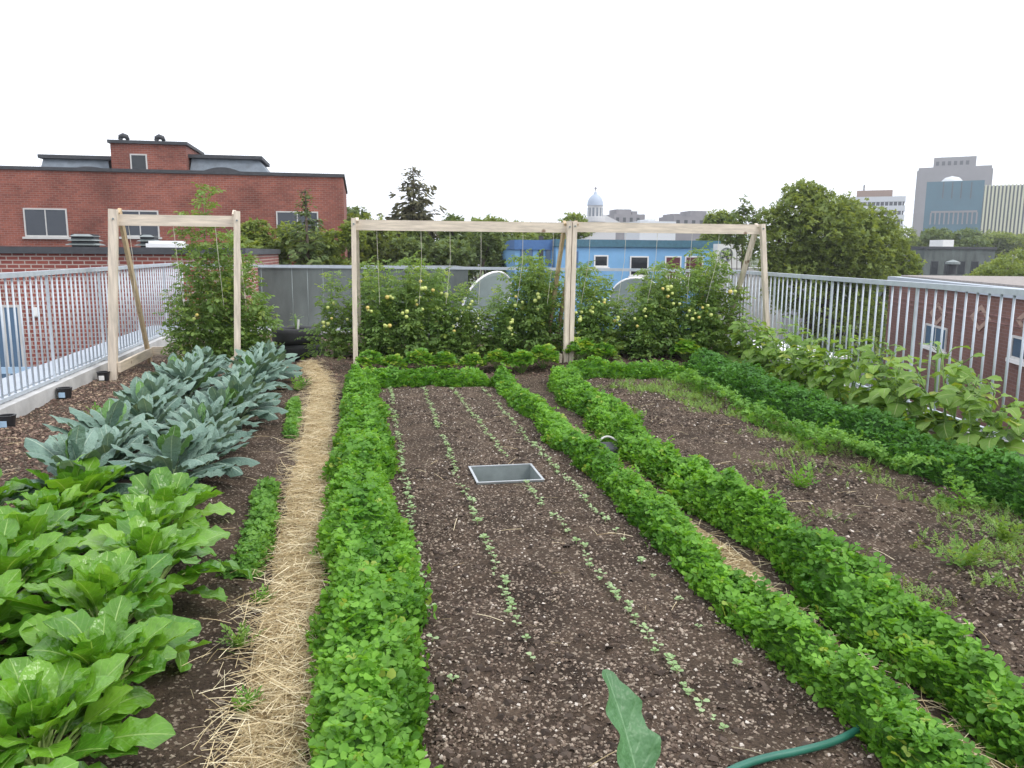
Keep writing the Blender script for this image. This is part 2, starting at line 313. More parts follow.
# ------------------------------------------------------------------ roof outline and soil
RX = lambda y: 5.06+.148*(y-5.0)                 # right railing line
def FY(x): return 16.9+(x+3.9)*(13.15-16.9)/(6.25+3.9)   # far railing line
BX0, BX1, BY0, BY1 = .765, 1.235, 5.26, 5.69     # the open metal box
def soil_z(x, y):
    x = np.asarray(x, float); y = np.asarray(y, float)
    z = .06*fbm(x*1.3, y*1.3, 3)+.055*fbm(x*6, y*6, 9, 5)
    z = z+.07*np.exp(-((x+1.5)/.75)**2)*(y < 11)+.03*np.exp(-((x-.85)/.6)**2)*np.clip((9.4-y)/.5, 0, 1)
    z = z-.045*np.exp(-((x+.36)/.14)**2)
    z = z+(.05*fbm(x*5, y*5, 17)+.03*np.exp(-((x-3.0)/.6)**2))*np.clip((x-2.2)/.3, 0, 1)
    z = z+.10*np.clip((y-9.9)/1.2, 0, 1)*np.clip((x+.9)/.5, 0, 1)
    z = z+.09*np.exp(-((x+.55)/.35)**2-((y-11.3)/.45)**2)
    near = np.maximum(np.maximum(BX0-x, x-BX1), np.maximum(BY0-y, y-BY1))
    return np.where(near < .1, z*0+.028*(1-np.clip(near/.1, 0, 1))+z*np.clip(near/.1, 0, 1), z)
SZ = lambda x, y: float(soil_z(x, y))
def grid(name, m, xs, ys, zf, skip=None, warp=None, parent=None):
    X, Y = np.meshgrid(xs, ys); 
    if warp: X, Y = warp(X, Y)
    Z = zf(X, Y); nx, ny = len(xs), len(ys)
    i, j = np.meshgrid(np.arange(nx-1), np.arange(ny-1)); a = (j*nx+i).ravel(); q = np.stack([a, a+1, a+nx+1, a+nx], 1)
    cx = (X[:-1, :-1]+X[1:, 1:]).ravel()/2; cyy = (Y[:-1, :-1]+Y[1:, 1:]).ravel()/2
    area = np.abs((X[1:, 1:]-X[:-1, :-1])*(Y[1:, 1:]-Y[:-1, :-1])).ravel()
    ok = area > 1e-7
    if skip is not None: ok &= ~skip(cx, cyy)
    q = q[ok]; g = Geo(); g.raw(np.stack([X, Y, Z], -1).reshape(-1, 3), np.zeros((nx*ny, 3)), q.ravel(), np.full(len(q), 4)); return g.build(name, m, parent)
xs = np.unique(np.concatenate([np.arange(-3.3, 2.2, .035), np.arange(2.2, 6.3, .05), [BX0, BX1, 6.3]])); ys = np.unique(np.concatenate([np.arange(-3, 1.5, .15), np.arange(1.5, 6.5, .035), np.arange(6.5, 17, .06), [BY0, BY1, 17]]))
def warp(X, Y):
    X = np.minimum(X, RX(Y)-.10); return X, np.minimum(Y, FY(X)-.12)
props(grid('soil', 'soil', xs, ys, soil_z, lambda x, y: (x > BX0) & (x < BX1) & (y > BY0) & (y < BY1), warp), kind='structure')
# straw path: a sheet following the soil, ragged at its edges
def path_sheet(name, pts, wid, dz, m='straw_ground'):
    yy = np.arange(pts[0][1], pts[-1][1], .05); cx = np.interp(yy, [p[1] for p in pts], [p[0] for p in pts]); k = 9
    X = np.stack([cx+(t*wid)*(1+.35*(vn(yy*5, yy*0+t, 5)-.5)) for t in np.linspace(-1, 1, k)], 1); Y = np.repeat(yy[:, None], k, 1)
    e = 1-np.abs(np.linspace(-1, 1, k))**4
    Z = soil_z(X, Y)+dz*e[None, :]-.004*(1-e)[None, :]
    a = np.array([j*k+i for j in range(len(yy)-1) for i in range(k-1)]); q = np.stack([a, a+1, a+k+1, a+k], 1)
    g = Geo(); g.raw(np.stack([X, Y, Z], -1).reshape(-1, 3), np.zeros((X.size, 3)), q.ravel(), np.full(len(q), 4)); return props(g.build(name, m), kind='structure')
PATH = [(-.31, 1.2), (-.315, 2.4), (-.35, 4.1), (-.38, 6), (-.42, 8), (-.45, 9.5), (-.58, 10.6), (-.8, 11.2)]
path_sheet('straw_path', PATH, .13, .02)
PATH2 = [(1.86, 1.2), (1.86, 2.3), (1.84, 3.2), (1.82, 5), (1.86, 7)]
path_sheet('narrow_path', PATH2, .13, .012)

# litter -----------------------------------------------------------------
def stick_t(n=3, r=.5):
    v = []; f = []
    for i, y in enumerate((-.5, 0, .5)):
        for k in range(3): v.append((r*.02*cos(2.1*k), y, r*.02*sin(2.1*k)+(.03 if i == 1 else 0)))
    for i in range(2):
        for k in range(3): f.append((i*3+k, i*3+(k+1) % 3, i*3+3+(k+1) % 3, i*3+3+k))
    return T(v, [(0, .5)]*9, f)
STICK = stick_t()
_c = [(-.5, -.35, 0), (.4, -.5, 0), (.5, .3, 0), (-.3, .5, 0), (-.3, -.2, .35), (.3, -.3, .3), (.3, .2, .4), (-.2, .3, .3)]
CHIP = T(_c, [(0, 0)]*8, [(4, 5, 6, 7), (0, 1, 5, 4), (1, 2, 6, 5), (2, 3, 7, 6), (3, 0, 4, 7)])
def litter(name, label, cat, m, tp, x, y, s, dz=0.0, tilt=.25, rnd=None, extra=0):
    n = len(x); g = Geo(); z = soil_z(x, y)+dz+rng.uniform(0, 1, n)*extra
    g.inst(tp, euler(rng.uniform(0, 6.28, n), rng.normal(0, tilt, n), rng.normal(0, tilt, n)), np.stack([x, y, z], 1), s, rng.uniform(0, 1, n) if rnd is None else rnd)
    return props(g.build(name, m, smooth=False), label, cat, kind='stuff')
def pathpts(pts, n, wid):
    y = pts[0][1]+(pts[-1][1]-pts[0][1])*rng.uniform(0, 1, n)**1.5; return np.interp(y, [p[1] for p in pts], [p[0] for p in pts])+rng.normal(0, wid, n), y
x, y = pathpts(PATH, 10500, .092); litter('straw', 'loose dry pale straw strewn along the narrow path beside the left clover border', 'straw', 'straw_bit', STICK, x, y, rng.uniform(.05, .17, len(x)), .012, .16, extra=.04)
x, y = pathpts(PATH2, 1500, .07); litter('straw', 'thin dry straw showing in the gap between the two long clover borders', 'straw', 'straw_bit', STICK, x, y, rng.uniform(.05, .13, len(x)), .01, .15, extra=.03)
def inbox(x, y, m=.0): return (x > BX0-m) & (x < BX1+m) & (y > BY0-m) & (y < BY1+m)
def scatter(n, x0, x1, y0, y1, p=2.0):
    y = y0+(y1-y0)*rng.uniform(0, 1, n)**p; x = rng.uniform(x0, x1, n); k = (rng.uniform(.25, .7, n) < vn(x*2.3, y*1.7, 41)*.6+vn(x*7, y*6, 42)*.4+.08) & ~inbox(x, y, .01) & (x < RX(y)-.12); return x[k], y[k]
x, y = scatter(46000, .1, 1.62, 1.8, 9.4, 1.7); litter('wood_chips', 'fine pale and brown chips mixed through the bare seed bed soil', 'wood chips', 'chip', CHIP, x, y, .0035+.015*rng.uniform(0, 1, len(x))**2.2, .0, .5)
x, y = scatter(26000, 2.2, 4.2, 2.0, 9.8, 1.5); litter('wood_chips', 'coarse chips and clods on the soil of the weedy right hand bed', 'wood chips', 'chip', CHIP, x, y, (.004+.024*rng.uniform(0, 1, len(x))**2.4), .0, .5, rnd=rng.uniform(0, 1, len(x))**1.5)
x, y = scatter(7000, -1.3, -.35, 1.8, 11, 1.6); litter('wood_chips', 'small chips on the bare soil strip between the greens and the straw path', 'wood chips', 'chip', CHIP, x, y, rng.uniform(.004, .015, len(x)), .0, .5, rnd=rng.uniform(0, 1, len(x))**1.6)
x, y = scatter(24000, -3.25, -1.6, 4.5, 12.5, 1.0); litter('bark_mulch', 'coarse brown bark mulch lying along the left railing kerb', 'mulch', 'mulch_bit', CHIP, x, y, rng.uniform(.008, .032, len(x)), .0, .5)
x, y = scatter(4500, -1.2, 5.6, 9.9, 13.0, 1.0); litter('bark_mulch', 'dark bark mulch under the tomato plants and trellises', 'mulch', 'mulch_bit', CHIP, x, y, rng.uniform(.012, .045, len(x)), .0, .5, rnd=rng.uniform(0, .8, len(x)))
x, y = scatter(1500, .15, 1.55, 1.9, 9.3, 1.6); x2, y2 = scatter(1500, 2.4, 4.1, 2.0, 9.8, 1.4); x = np.r_[x, x2]; y = np.r_[y, y2]
litter('soil_clods', 'dark crumbly clods lying on the bare soil of the beds', 'soil clods', 'clod_bit', CHIP, x, y, rng.uniform(.015, .045, len(x)), -.004, .5)
x = np.concatenate([rng.uniform(-3.2, -.7, 260), rng.uniform(2.3, 4.1, 130), rng.uniform(.2, 1.5, 60)]); y = np.concatenate([rng.uniform(4.5, 12, 260), rng.uniform(2.3, 8, 130), rng.uniform(2.1, 8, 60)])
k = ~inbox(x, y, .08); x = x[k]; y = y[k]
litter('straw', 'stray stalks of dry straw scattered thinly over the soil beds', 'straw', 'straw_bit', STICK, x, y, rng.uniform(.04, .16, len(x)), .012, .1)

# ------------------------------------------------------------------ clover borders
def leaflet(l, w, base=.0, fold=.2):
    return T([(0, base, 0), (-w*.55, base+l*.45, fold*w), (0, base+l*.5, 0), (w*.55, base+l*.45, fold*w), (-w*.42, base+l*.88, fold*w*.6), (0, base+l, -.03*l), (w*.42, base+l*.88, fold*w*.6)],
             [(1, .0), (1, .5), (0, .5), (1, .5), (1, .9), (0, 1), (1, .9)], [(0, 2, 1), (0, 3, 2), (1, 2, 5, 4), (2, 3, 6, 5)])
_lf = leaflet(.55, .55, .03)
CLOVER = merge([place(_lf, a, -.22) for a in (0, 2.1, -2.1)])
CLOVER2 = merge([place(leaflet(.6, .45, .03, .3), a, -.05+.1*k) for k, a in enumerate((0, 1.9, -2.0))]+[place(leaflet(.35, .3, .03, .3), 3.1, .3)])
def border(name, label, pts, hw, h, dens, ls, m='clover_leaf', mm='mound', lump=.5, seed=0, sparse=0.0, rg=None):
    r = np.random.default_rng(seed+100); P = np.array(pts, float); d = np.r_[0, np.cumsum(np.hypot(*np.diff(P[:, :2], axis=0).T))]; Lt = d[-1]
    def cen(s): return np.interp(s, d, P[:, 0]), np.interp(s, d, P[:, 1])
    def frame(s):
        x, y = cen(s); x2, y2 = cen(np.minimum(s+.15, Lt)); x1, y1 = cen(np.maximum(s-.15, 0)); tx, ty = x2-x1, y2-y1; q = np.hypot(tx, ty)+1e-9; return x, y, -ty/q, tx/q
    def W(s, t): return hw*(1+lump*1.0*(vn(s*2.6, np.sign(t)*3+0*s, seed)-.5)+lump*.5*(vn(s*7, np.sign(t)*3+0*s, seed+2)-.5))
    def Hh(s, t): return h*(1+lump*1.15*(vn(s*2.5, t*.8+7, seed+4)-.5)+lump*.9*(vn(s*6, t*2.5, seed+5)-.5))*np.clip(np.minimum(s, Lt-s)/.12+.35, 0, 1)
    def surf(s, t, k=1.0):
        x, y, nx, ny = frame(s); w = W(s, t)*k; z = Hh(s, t)*np.maximum(1-np.abs(t)**2.1,0)**.55*k; x = x+nx*t*w; y = y+ny*t*w; return x, y, z+soil_z(x, y)
    g = Geo(); ns = int(Lt/.06)+2; nt_ = 13
    s, t = np.meshgrid(np.linspace(0, Lt, ns), np.linspace(-1, 1, nt_), indexing='ij')
    if sparse == 0:
        x, y, z = surf(s, t, .86); a = np.array([i*nt_+j for i in range(ns-1) for j in range(nt_-1)]); q = np.stack([a, a+nt_, a+nt_+1, a+1], 1)
        g.raw(np.stack([x, y, z-.012], -1).reshape(-1, 3), np.zeros((x.size, 3)), q[:, ::-1].ravel(), np.full(len(q), 4), 1)
    n = int(Lt*hw*2*1.5*dens); s = r.uniform(0, Lt, n); t = np.sin(r.uniform(-pi/2, pi/2, n)*.97); t = np.sign(t)*np.abs(t)**.9
    if sparse: k = vn(s*3.2, t*1.3+5, seed+8) > sparse; s, t = s[k], t[k]; n = len(s)
    x, y, z = surf(s, t); x2, y2, nx, ny = frame(s)
    st_ = r.random(n) < .07; t = np.where(st_, t*r.uniform(1, 1.3, n), t); x, y, z = surf(s, t); out = r.uniform(-.035, .022, n)*(h/.2); ya = r.uniform(0, 6.28, n)
    tilt = np.minimum(np.abs(t), 1.1)**2*.7
    # tilt the leaf plane outwards: rotate about the strip's direction
    Rl = euler(ya, r.normal(0, .42, n), r.normal(0, .42, n)); ang = np.arctan2(nx, ny) * 0 + tilt*np.sign(t)
    ax = np.stack([-ny, nx, 0*nx], 1); c_, s_ = np.cos(-ang), np.sin(-ang); K = np.zeros((n, 3, 3)); K[:, 0, 2] = ax[:, 1]; K[:, 1, 2] = -ax[:, 0]; K[:, 2, 0] = -ax[:, 1]; K[:, 2, 1] = ax[:, 0]
    Rt = np.eye(3)[None]+s_[:, None, None]*K+(1-c_)[:, None, None]*(K@K)
    Rl = Rt@Rl
    loc = np.stack([x+nx*t*out, y+ny*t*out, np.maximum(z+out+r.uniform(0, .045, n)*(r.random(n) < .2), soil_z(x, y)+.006)], 1)
    rnd = np.clip(.1+.55*r.random(n)+.7*(vn(s*2.2, t*1.2, seed+6)-.5)+.12*(out > 0), 0, .9); rnd = np.where(r.random(n) < .02, 1, rnd)
    if rg: rnd = rg[0]+rnd*(rg[1]-rg[0])
    h_ = n//2
    g.inst(CLOVER, Rl[:h_], loc[:h_], r.uniform(.55, 1.45, h_)*ls, rnd[:h_]); g.inst(CLOVER2, Rl[h_:], loc[h_:], r.uniform(.5, 1.4, n-h_)*ls, rnd[h_:])
    return props(g.build(name, [m, mm], smooth=True), label, 'clover', kind='stuff')
border('clover_border', 'wide bright green clover border between the straw path and the seed bed', [(.0, 1.5), (-.005, 2.6), (.01, 4.3), (-.02, 7), (-.04, 9.6)], .18, .20, 3200, .045, seed=1, lump=.75)
border('clover_border', 'low clover strip crossing the far end of the seed bed', [(-.05, 9.75), (.8, 9.75), (1.55, 9.7)], .24, .17, 1500, .05, seed=2)
border('clover_border', 'long narrow clover border along the right edge of the seed bed', [(1.70, 1.5), (1.70, 2.4), (1.69, 4.5), (1.70, 7), (1.69, 9.6)], .108, .13, 3900, .040, seed=3, lump=.9)
border('clover_border', 'tall thick clover border running between the narrow path and the weedy bed', [(2.13, 1.6), (2.16, 3), (2.15, 4.5), (2.21, 6.5), (2.33, 8.5), (2.45, 9.7)], .155, .185, 3700, .042, seed=14, lump=.85)
border('clover_border', 'low clover strip across the far end of the weedy bed', [(2.6, 9.9), (3.4, 9.95), (4.2, 9.9)], .22, .18, 1300, .05, seed=5)
border('clover_border', 'dark green clover border on the railing side of the weedy bed', [(4.22, 3.6), (4.25, 5.5), (4.36, 7.5), (4.56, 9.9), (4.62, 10.3)], .24, .23, 2000, .044, 'dark_clover_leaf', 'dark_mound', seed=6)
border('clover_border', 'thin pale clover strip against the dark border in the weedy bed', [(3.83, 4.3), (3.80, 6), (3.85, 8), (4.05, 9.7)], .12, .12, 2200, .040, 'light_clover_leaf', seed=7, lump=1.0, sparse=.38)
border('clover_border', 'short clover strip in the bare soil left of the straw path', [(-.60, 3.9), (-.58, 4.6), (-.6, 5.35)], .075, .09, 3600, .034, 'light_clover_leaf', seed=8, lump=.8, rg=(0, .6))
border('clover_border', 'small clover patch left of the straw path beside the far kale', [(-.62, 6.9), (-.66, 8.4)], .06, .08, 3400, .036, 'light_clover_leaf', seed=9, lump=.9, rg=(0, .6))

# ------------------------------------------------------------------ feathery seedlings of the weedy bed (uncountable)
_fr = leaflet(.22, .09, 0, .1)
FERN = merge([place(_fr, s_*.8+.1, .15, loc=(0, .12+.2*k, .05*k)) for k in range(4) for s_ in (-1, 1)]+[place(leaflet(.3, .1), 0, .1, loc=(0, .8, .15))])
x, y = scatter(2600, 2.45, 4.0, 3.0, 9.8, 1.0)
dn = vn(x*1.6, y*.9, 31)*.6+vn(x*5, y*4, 33)*.4+.13*np.exp(-((y-6.4)/1.9)**2)+.20*(x-3.4); k = dn > .555; x, y = x[k], y[k]
g = Geo(); n = len(x)
for q in range(5):
    xx = x+rng.normal(0, .035, n); yy = y+rng.normal(0, .035, n)
    g.inst(FERN, euler(rng.uniform(0, 6.28, n), rng.uniform(.2, 1.0, n), rng.normal(0, .3, n)), np.stack([xx, yy, soil_z(xx, yy)], 1), rng.uniform(.03, .075, n), rng.random(n))
props(g.build('carrot_seedlings', 'fern_leaf'), 'patchy feathery carrot seedlings sown thinly across the right hand bed', 'seedlings', kind='stuff')

def weed_mesh(name, m, n, s, pit=(.2, 1.1), tp=None):
    g = Geo(); g.inst(FERN if tp is None else tp, euler(rng.uniform(0, 6.28, n), rng.uniform(*pit, n), rng.normal(0, .3, n)), np.stack([rng.normal(0, s*.12, n), rng.normal(0, s*.12, n), np.zeros(n)+.003], 1), rng.uniform(.6, 1.15, n)*s, rng.random(n)); return g.mesh(name, m)
wm = [weed_mesh('weed', 'fern_leaf', 26, .17), weed_mesh('weed', 'light_clover_leaf', 22, .14)]
for px, py, k, lab in [(962, 573, 0, 'bright feathery weed, the largest on the soil of the right hand bed'), (800, 492, 1, 'small leafy weed at the middle of the right hand bed'), (868, 342+110, 1, 'pale feathery seedling clump near the thin clover strip'),
                       (1003, 540, 0, 'lone feathery weed close to the dark clover border at the right edge'), (245, 705, 1, 'low green weed nearest the camera at the edge of the straw path'),
                       (262, 598, 1, 'small weed at the straw path just before the short clover strip'), (240, 648, 0, 'wispy weed in the soil between the chard and the straw path'), (300, 392, 1, 'green weed at the far end of the straw path'),
                       (100, 425, 1, 'yellow green weed in the bark mulch beside the kale')]:
    p = gp(px, py); o = link('weed', wm[k], None, (p.x, p.y, SZ(p.x, p.y))); o.rotation_euler.z = random.uniform(0, 6); props(o, lab, 'weed', 'weeds growing in the bare soil')
    o.scale = (1.25 if py < 500 else .62 if px < 300 else .9,)*3

# seedlings in four rows
_ov = leaflet(.5, .42, .05, .15)
SPR = [merge([place(_ov, a, b) for a, b in ((.2, .25), (3.3, .2), (1.7, .6), (4.9, .55))]), merge([place(_ov, a, b, sc=s_) for a, b, s_ in ((.5, .2, 1), (2.6, .35, .9), (4.4, .15, 1.05))]), merge([place(_ov, a, b) for a, b in ((0, .1), (3.1, .15))])]
sm = []
for q in range(3):
    g = Geo(); g.inst(SPR[q], euler(np.zeros(1), 0, 0), np.array([[0, 0, .018]]), .05, [.3+.3*q])
    if q < 2: g.inst(SPR[2], euler(np.ones(1), .3, 0), np.array([[.004, 0, .028]]), .032, [.75])
    st = MB().tube([(0, 0, -.004), (0, 0, .022)], .0015, 5); v = np.array(st.v); g.raw(v, np.full((len(v), 3), .5), np.array([i for f in st.f for i in f]), np.array([len(f) for f in st.f])); sm.append(g.mesh('seedling', 'sprout_leaf'))
rowx = [lambda y: .258+.0125*max(0, y-3.2)**1.0 if y > 2.9 else .30, lambda y: .63+.0115*(y-2.6), lambda y: 1.15-.016*(y-2.2), lambda y: 1.405-.002*(y-3.3)]
rlab = ['tiny pale green seedling in the row nearest the left clover border', 'tiny pale green seedling in the row passing just left of the metal box', 'tiny pale green seedling in the row interrupted by the metal box', 'tiny pale green seedling in the row passing just right of the metal box']
rng_y = [(2.5, 9.35), (2.5, 9.3), (2.2, 9.25), (2.5, 9.2)]; cnt = 0
for ri in range(4):
    y = rng_y[ri][0]
    while y < rng_y[ri][1]:
        sparse_ = (ri == 0 and y < 3.3) or (ri == 1 and y < 3.1) or (ri == 3 and y < 4.2)
        y += random.uniform(.14, .34) if sparse_ else random.uniform(.04, .075)+(.16 if random.random() < .02 else 0)
        x = rowx[ri](y)+random.gauss(0, .012)
        if inbox(x, y, .03) or (ri == 2 and 5.2 < y < 5.95): continue
        o = link('seedling', sm[random.randrange(3)], None, (x, y, SZ(x, y))); o.rotation_euler.z = random.uniform(0, 6.3); s_ = random.uniform(.6, 1.15); o.scale = (s_,)*3
        props(o, rlab[ri], 'seedling', 'seedlings in the '+['row along the left clover border', 'row left of the metal box', 'row interrupted by the metal box', 'row right of the metal box'][ri]); cnt += 1
print('seedlings', cnt)

# ------------------------------------------------------------------ chard, kale and other leafy plants
def plant_meshes(kind, leaf_mat, stem_mat, nleaf, tps, stalk, size, pitch, seed, rise=.0):
    r = random.Random(seed); g = Geo(); sb = MB(); ph = r.uniform(0, 6)
    for i in range(nleaf):
        f = i/nleaf; ya = ph+i*2.39996+r.gauss(0, .2); pt = pitch[0]+(pitch[1]-pitch[0])*f+r.gauss(0, .10); sl = stalk*(1-.25*f)*r.uniform(.8, 1.15); sc = size*(1-.30*max(0, f-.5)/.5)*r.uniform(.8, 1.15)
        base = np.array((-sin(ya)*.02*(1-f), cos(ya)*.02*(1-f), rise*f))
        d = np.array((-sin(ya)*cos(pt+.25), cos(ya)*cos(pt+.25), sin(pt+.25))); tip = base+d*sl
        sb.tube([base-(0, 0, .02) if i % 3 == 0 and rise == 0 else base, base+d*sl*.5+np.array((0, 0, .01)), tip, tip+np.array((-sin(ya)*cos(pt), cos(ya)*cos(pt), sin(pt)))*sc*.12], [.011*size*3, .009*size*3, .006*size*3, .003], 6)
        g.inst(tps[r.randrange(len(tps))], euler(np.array([ya]), pt, r.gauss(0, .25)), tip[None, :], sc, [min(.9, max(0, r.uniform(.1, .75)+.15*(f-.5))) if r.random() > .05 else 1.0])
    if rise: sb.tube([(0, 0, -.03), (0, 0, rise*.5), (0, 0, rise)], [.014, .012, .008], 7)
    return g.mesh('leaves', leaf_mat), sb.mesh('stalks', stem_mat, True)
def put(name, label, cat, group, meshes, x, y, sc=1.0, stn='stalks', dz=0):
    t = thing(name, label, cat, (x, y, SZ(x, y)+dz), random.uniform(0, 6.28), group); t.scale = (sc,)*3
    link('leaves', meshes[0], t); link(stn, meshes[1], t); return t
def obov(t, pk, b0, tip=.0):
    if t < pk: u = t/pk; return b0+(1-b0)*u*u*(3-2*u)
    u = (t-pk)/(1-pk); return max(tip, math.sqrt(max(0, 1-u**2.3)))
chard_prof = lambda t: .245*obov(t, .58, .22, .05)
CH = [leaf_t(11, 4, 1.0, chard_prof, fold=.10, arch=a, wave=w, wf=f, seed=k, cup=c) for k, (a, w, f, c) in enumerate([(.6, .05, 3.3, .05), (.4, .045, 4.2, .3), (.95, .05, 3.8, -.05), (.3, .055, 3.0, .2), (1.25, .05, 3.5, .1)])]
chm = [plant_meshes('chard', 'chard_leaf', 'pale_stem', n, CH, .17, .24, (.28, 1.5), s_) for n, s_ in ((42, 1), (46, 2), (40, 3), (44, 4))]
CHP = [(-.98, 1.95), (-.95, 2.38), (-.94, 2.8), (-.99, 3.24), (-1.0, 3.68), (-1.08, 4.12), (-1.12, 4.55)], [(-1.46, 2.15), (-1.5, 2.62), (-1.52, 3.05), (-1.5, 3.5), (-1.56, 3.92), (-1.6, 4.36), (-1.62, 4.75)], [(-1.98, 3.3), (-2.02, 3.75), (-2.05, 4.2), (-2.1, 4.65)]
for ri, row in enumerate(CHP):
    for i, (x, y) in enumerate(row):
        put('chard_plant', '%s glossy green chard plant from the camera, row %s' % (ORD[i], ['beside the bare soil', 'amid the chard patch', 'nearest the left railing'][ri]), 'chard', 'chard plants at the left foreground', chm[(i*3+ri) % 4], x+random.gauss(0, .03), y, random.uniform(.95, 1.15))
kale_prof = lambda t: .168*obov(t, .62, .40, .12)
KL = [leaf_t(12, 3, 1.0, kale_prof, fold=-.22, arch=a, wave=.03, wf=4.3, seed=20+k, cup=c) for k, (a, c) in enumerate([(.9, -.3), (.6, -.15), (1.3, -.4), (.4, .1)])]
klm = [plant_meshes('kale', 'kale_leaf', 'kale_stem', n, KL, .08, .33, (.55, 1.5), 30+s_, rise=.16) for n, s_ in ((32, 1), (36, 2), (30, 3), (34, 4))]
KP = [], []
for i in range(12): KP[0].append((-1.10-.010*i, 5.15+.45*i)); KP[1].append((-1.68-.014*i, 5.0+.46*i))
for ri, row in enumerate(KP):
    for i, (x, y) in enumerate(row):
        put('kale_plant', '%s blue-green kale plant from the chard, in the row nearest %s' % (ORD[i], ['the straw path', 'the left railing'][ri]), 'kale', 'kale plants behind the chard', klm[(i*3+ri*2) % 4], x+random.gauss(0, .05), y+random.gauss(0, .05), random.uniform(.92, 1.15), 'stem')
# eggplant-like row on the right
def brd_prof(t): return .36*max(0, sin(pi*min(1, t*.93+.05)))**.8*(1+.13*sin(t*19))*(1.12-.35*t)
BL = [leaf_t(10, 3, 1.0, brd_prof, fold=.15, arch=a, wave=.03, wf=2.5, seed=40+k) for k, a in enumerate((1.0, 1.4, .7))]
def bushy(n, size, hgt, seed, lm='broad_leaf', tps=BL, sm_='stem', spread=.16):
    r = random.Random(seed); g = Geo(); sb = MB(); stems = []
    for k in range(4):
        a = r.uniform(0, 6.28); q = (cos(a)*spread*r.uniform(.3, 1.2), sin(a)*spread*r.uniform(.3, 1.2)); h = hgt*r.uniform(.7, 1.05); pts = [(0, 0, -.03), (q[0]*.5, q[1]*.5, h*.45), (q[0], q[1], h)]; sb.tube(pts, [.012, .009, .004], 6); stems.append(pts)
    for i in range(n):
        p = stems[i % 4]; f = r.uniform(.15, 1.0); a0, a1 = (p[0], p[1]) if f < .45 else (p[1], p[2]); u = f/.45 if f < .45 else (f-.45)/.55
        b = np.array([a0[j]+(a1[j]-a0[j])*u for j in range(3)]); ya = r.uniform(0, 6.28); pt = -.1+.9*(f-.3)+r.gauss(0, .2); sl = .10*r.uniform(.6, 1.2); tip = b+np.array((-sin(ya)*cos(pt+.3), cos(ya)*cos(pt+.3), sin(pt+.3)))*sl
        tip[2] = max(tip[2], .06); sb.tube([b, tip], [.004, .003], 5); g.inst(tps[r.randrange(len(tps))], euler(np.array([ya]), max(pt, -.1+.0*f) if tip[2] < .2 else pt, r.gauss(0, .3)), tip[None, :], size*r.uniform(.6, 1.15)*(1-.45*f*f), [min(.9, r.uniform(.05, .7)+.3*f*f) if r.random() > .05 else 1])
    return g.mesh('leaves', lm), sb.mesh('stems', sm_, True)
egm = [bushy(95, .215, h*1.08, 50+s_, spread=.22) for s_, h in enumerate((.60, .68, .56))]
for i, y in enumerate(np.linspace(5.0, 10.6, 11)):
    put('leafy_vegetable', 'bushy vegetable plant with broad pale green leaves, %s along the right railing from the camera' % ORD[i], 'vegetable plant', 'broad-leaved plants along the right railing', egm[i % 3], RX(y)-.50+random.gauss(0, .05), y, random.uniform(.9, 1.15)*(1+.04*(i > 7)), 'stems')
TL = [leaf_t(6, 2, 1.0, lambda t: .13*max(0, sin(pi*min(1, t*.9+.08))), fold=.2, arch=.7, seed=61), leaf_t(6, 2, 1.0, lambda t: .16*max(0, sin(pi*min(1, t*.9+.08))), fold=.2, arch=.4, seed=62)]
tlm = bushy(20, .24, .82, 60, tps=TL, spread=.05)
for px, lab in ((940, 'tall thin leafy stalk standing in front of the brick building window'), (795, 'tall thin leafy stalk at the right trellis post'), (850, 'tall thin leafy stalk halfway along the right railing')):
    d = ray(px, 350); yy = 7.0 if px > 900 else (10.2 if px < 800 else 8.7); put('leafy_vegetable', lab, 'vegetable plant', 'tall stalks among the broad-leaved plants', tlm, d[0]/d[1]*yy, yy, random.uniform(.9, 1.0), 'stems')
# low bright herbs in front of the tomatoes
HB = [merge([place(leaflet(.5, .42, .1, .2), a, .1) for a in (0, 1.3, -1.3)]+[place(leaflet(.4, .34, .05, .2), a, .15) for a in (2.2, -2.2)])]
def herb(seed):
    r = np.random.default_rng(seed); g = Geo(); n = 110; th = r.uniform(0, 6.28, n); rr = .17*np.sqrt(r.random(n)); z = .10+.17*(1-(rr/.18)**2)*r.uniform(.5, 1.1, n)
    g.inst(HB[0], euler(th-pi/2, r.normal(.1, .4, n), r.normal(0, .4, n)), np.stack([rr*np.cos(th), rr*np.sin(th), z], 1), r.uniform(.07, .12, n), np.where(r.random(n) < .12, 1, r.uniform(0, .9, n)))
    sb = MB()
    for k in range(0, n, 4): sb.tube([(0, 0, -.02), (rr[k]*cos(th[k])*.6, rr[k]*sin(th[k])*.6, z[k]*.6), (rr[k]*cos(th[k]), rr[k]*sin(th[k]), z[k])], .003, 4)
    return g.mesh('leaves', 'herb_leaf'), sb.mesh('stems', 'stem')
hbm = [herb(1), herb(2), herb(3)]
HX = [.12, .42, .78, 1.08, 1.45, 1.78, 2.1, 2.42, 3.0, 3.35, 4.6]
for i, x in enumerate(HX):
    put('herb_plant', 'low bright yellow-green herb, %s from the left post of the middle trellis' % ORD[i], 'herb', 'low herbs in front of the tomatoes', hbm[i % 3], x, 10.42+random.gauss(0, .06)+(.25 if x > 2.9 else 0), random.uniform(.85, 1.25), 'stems')

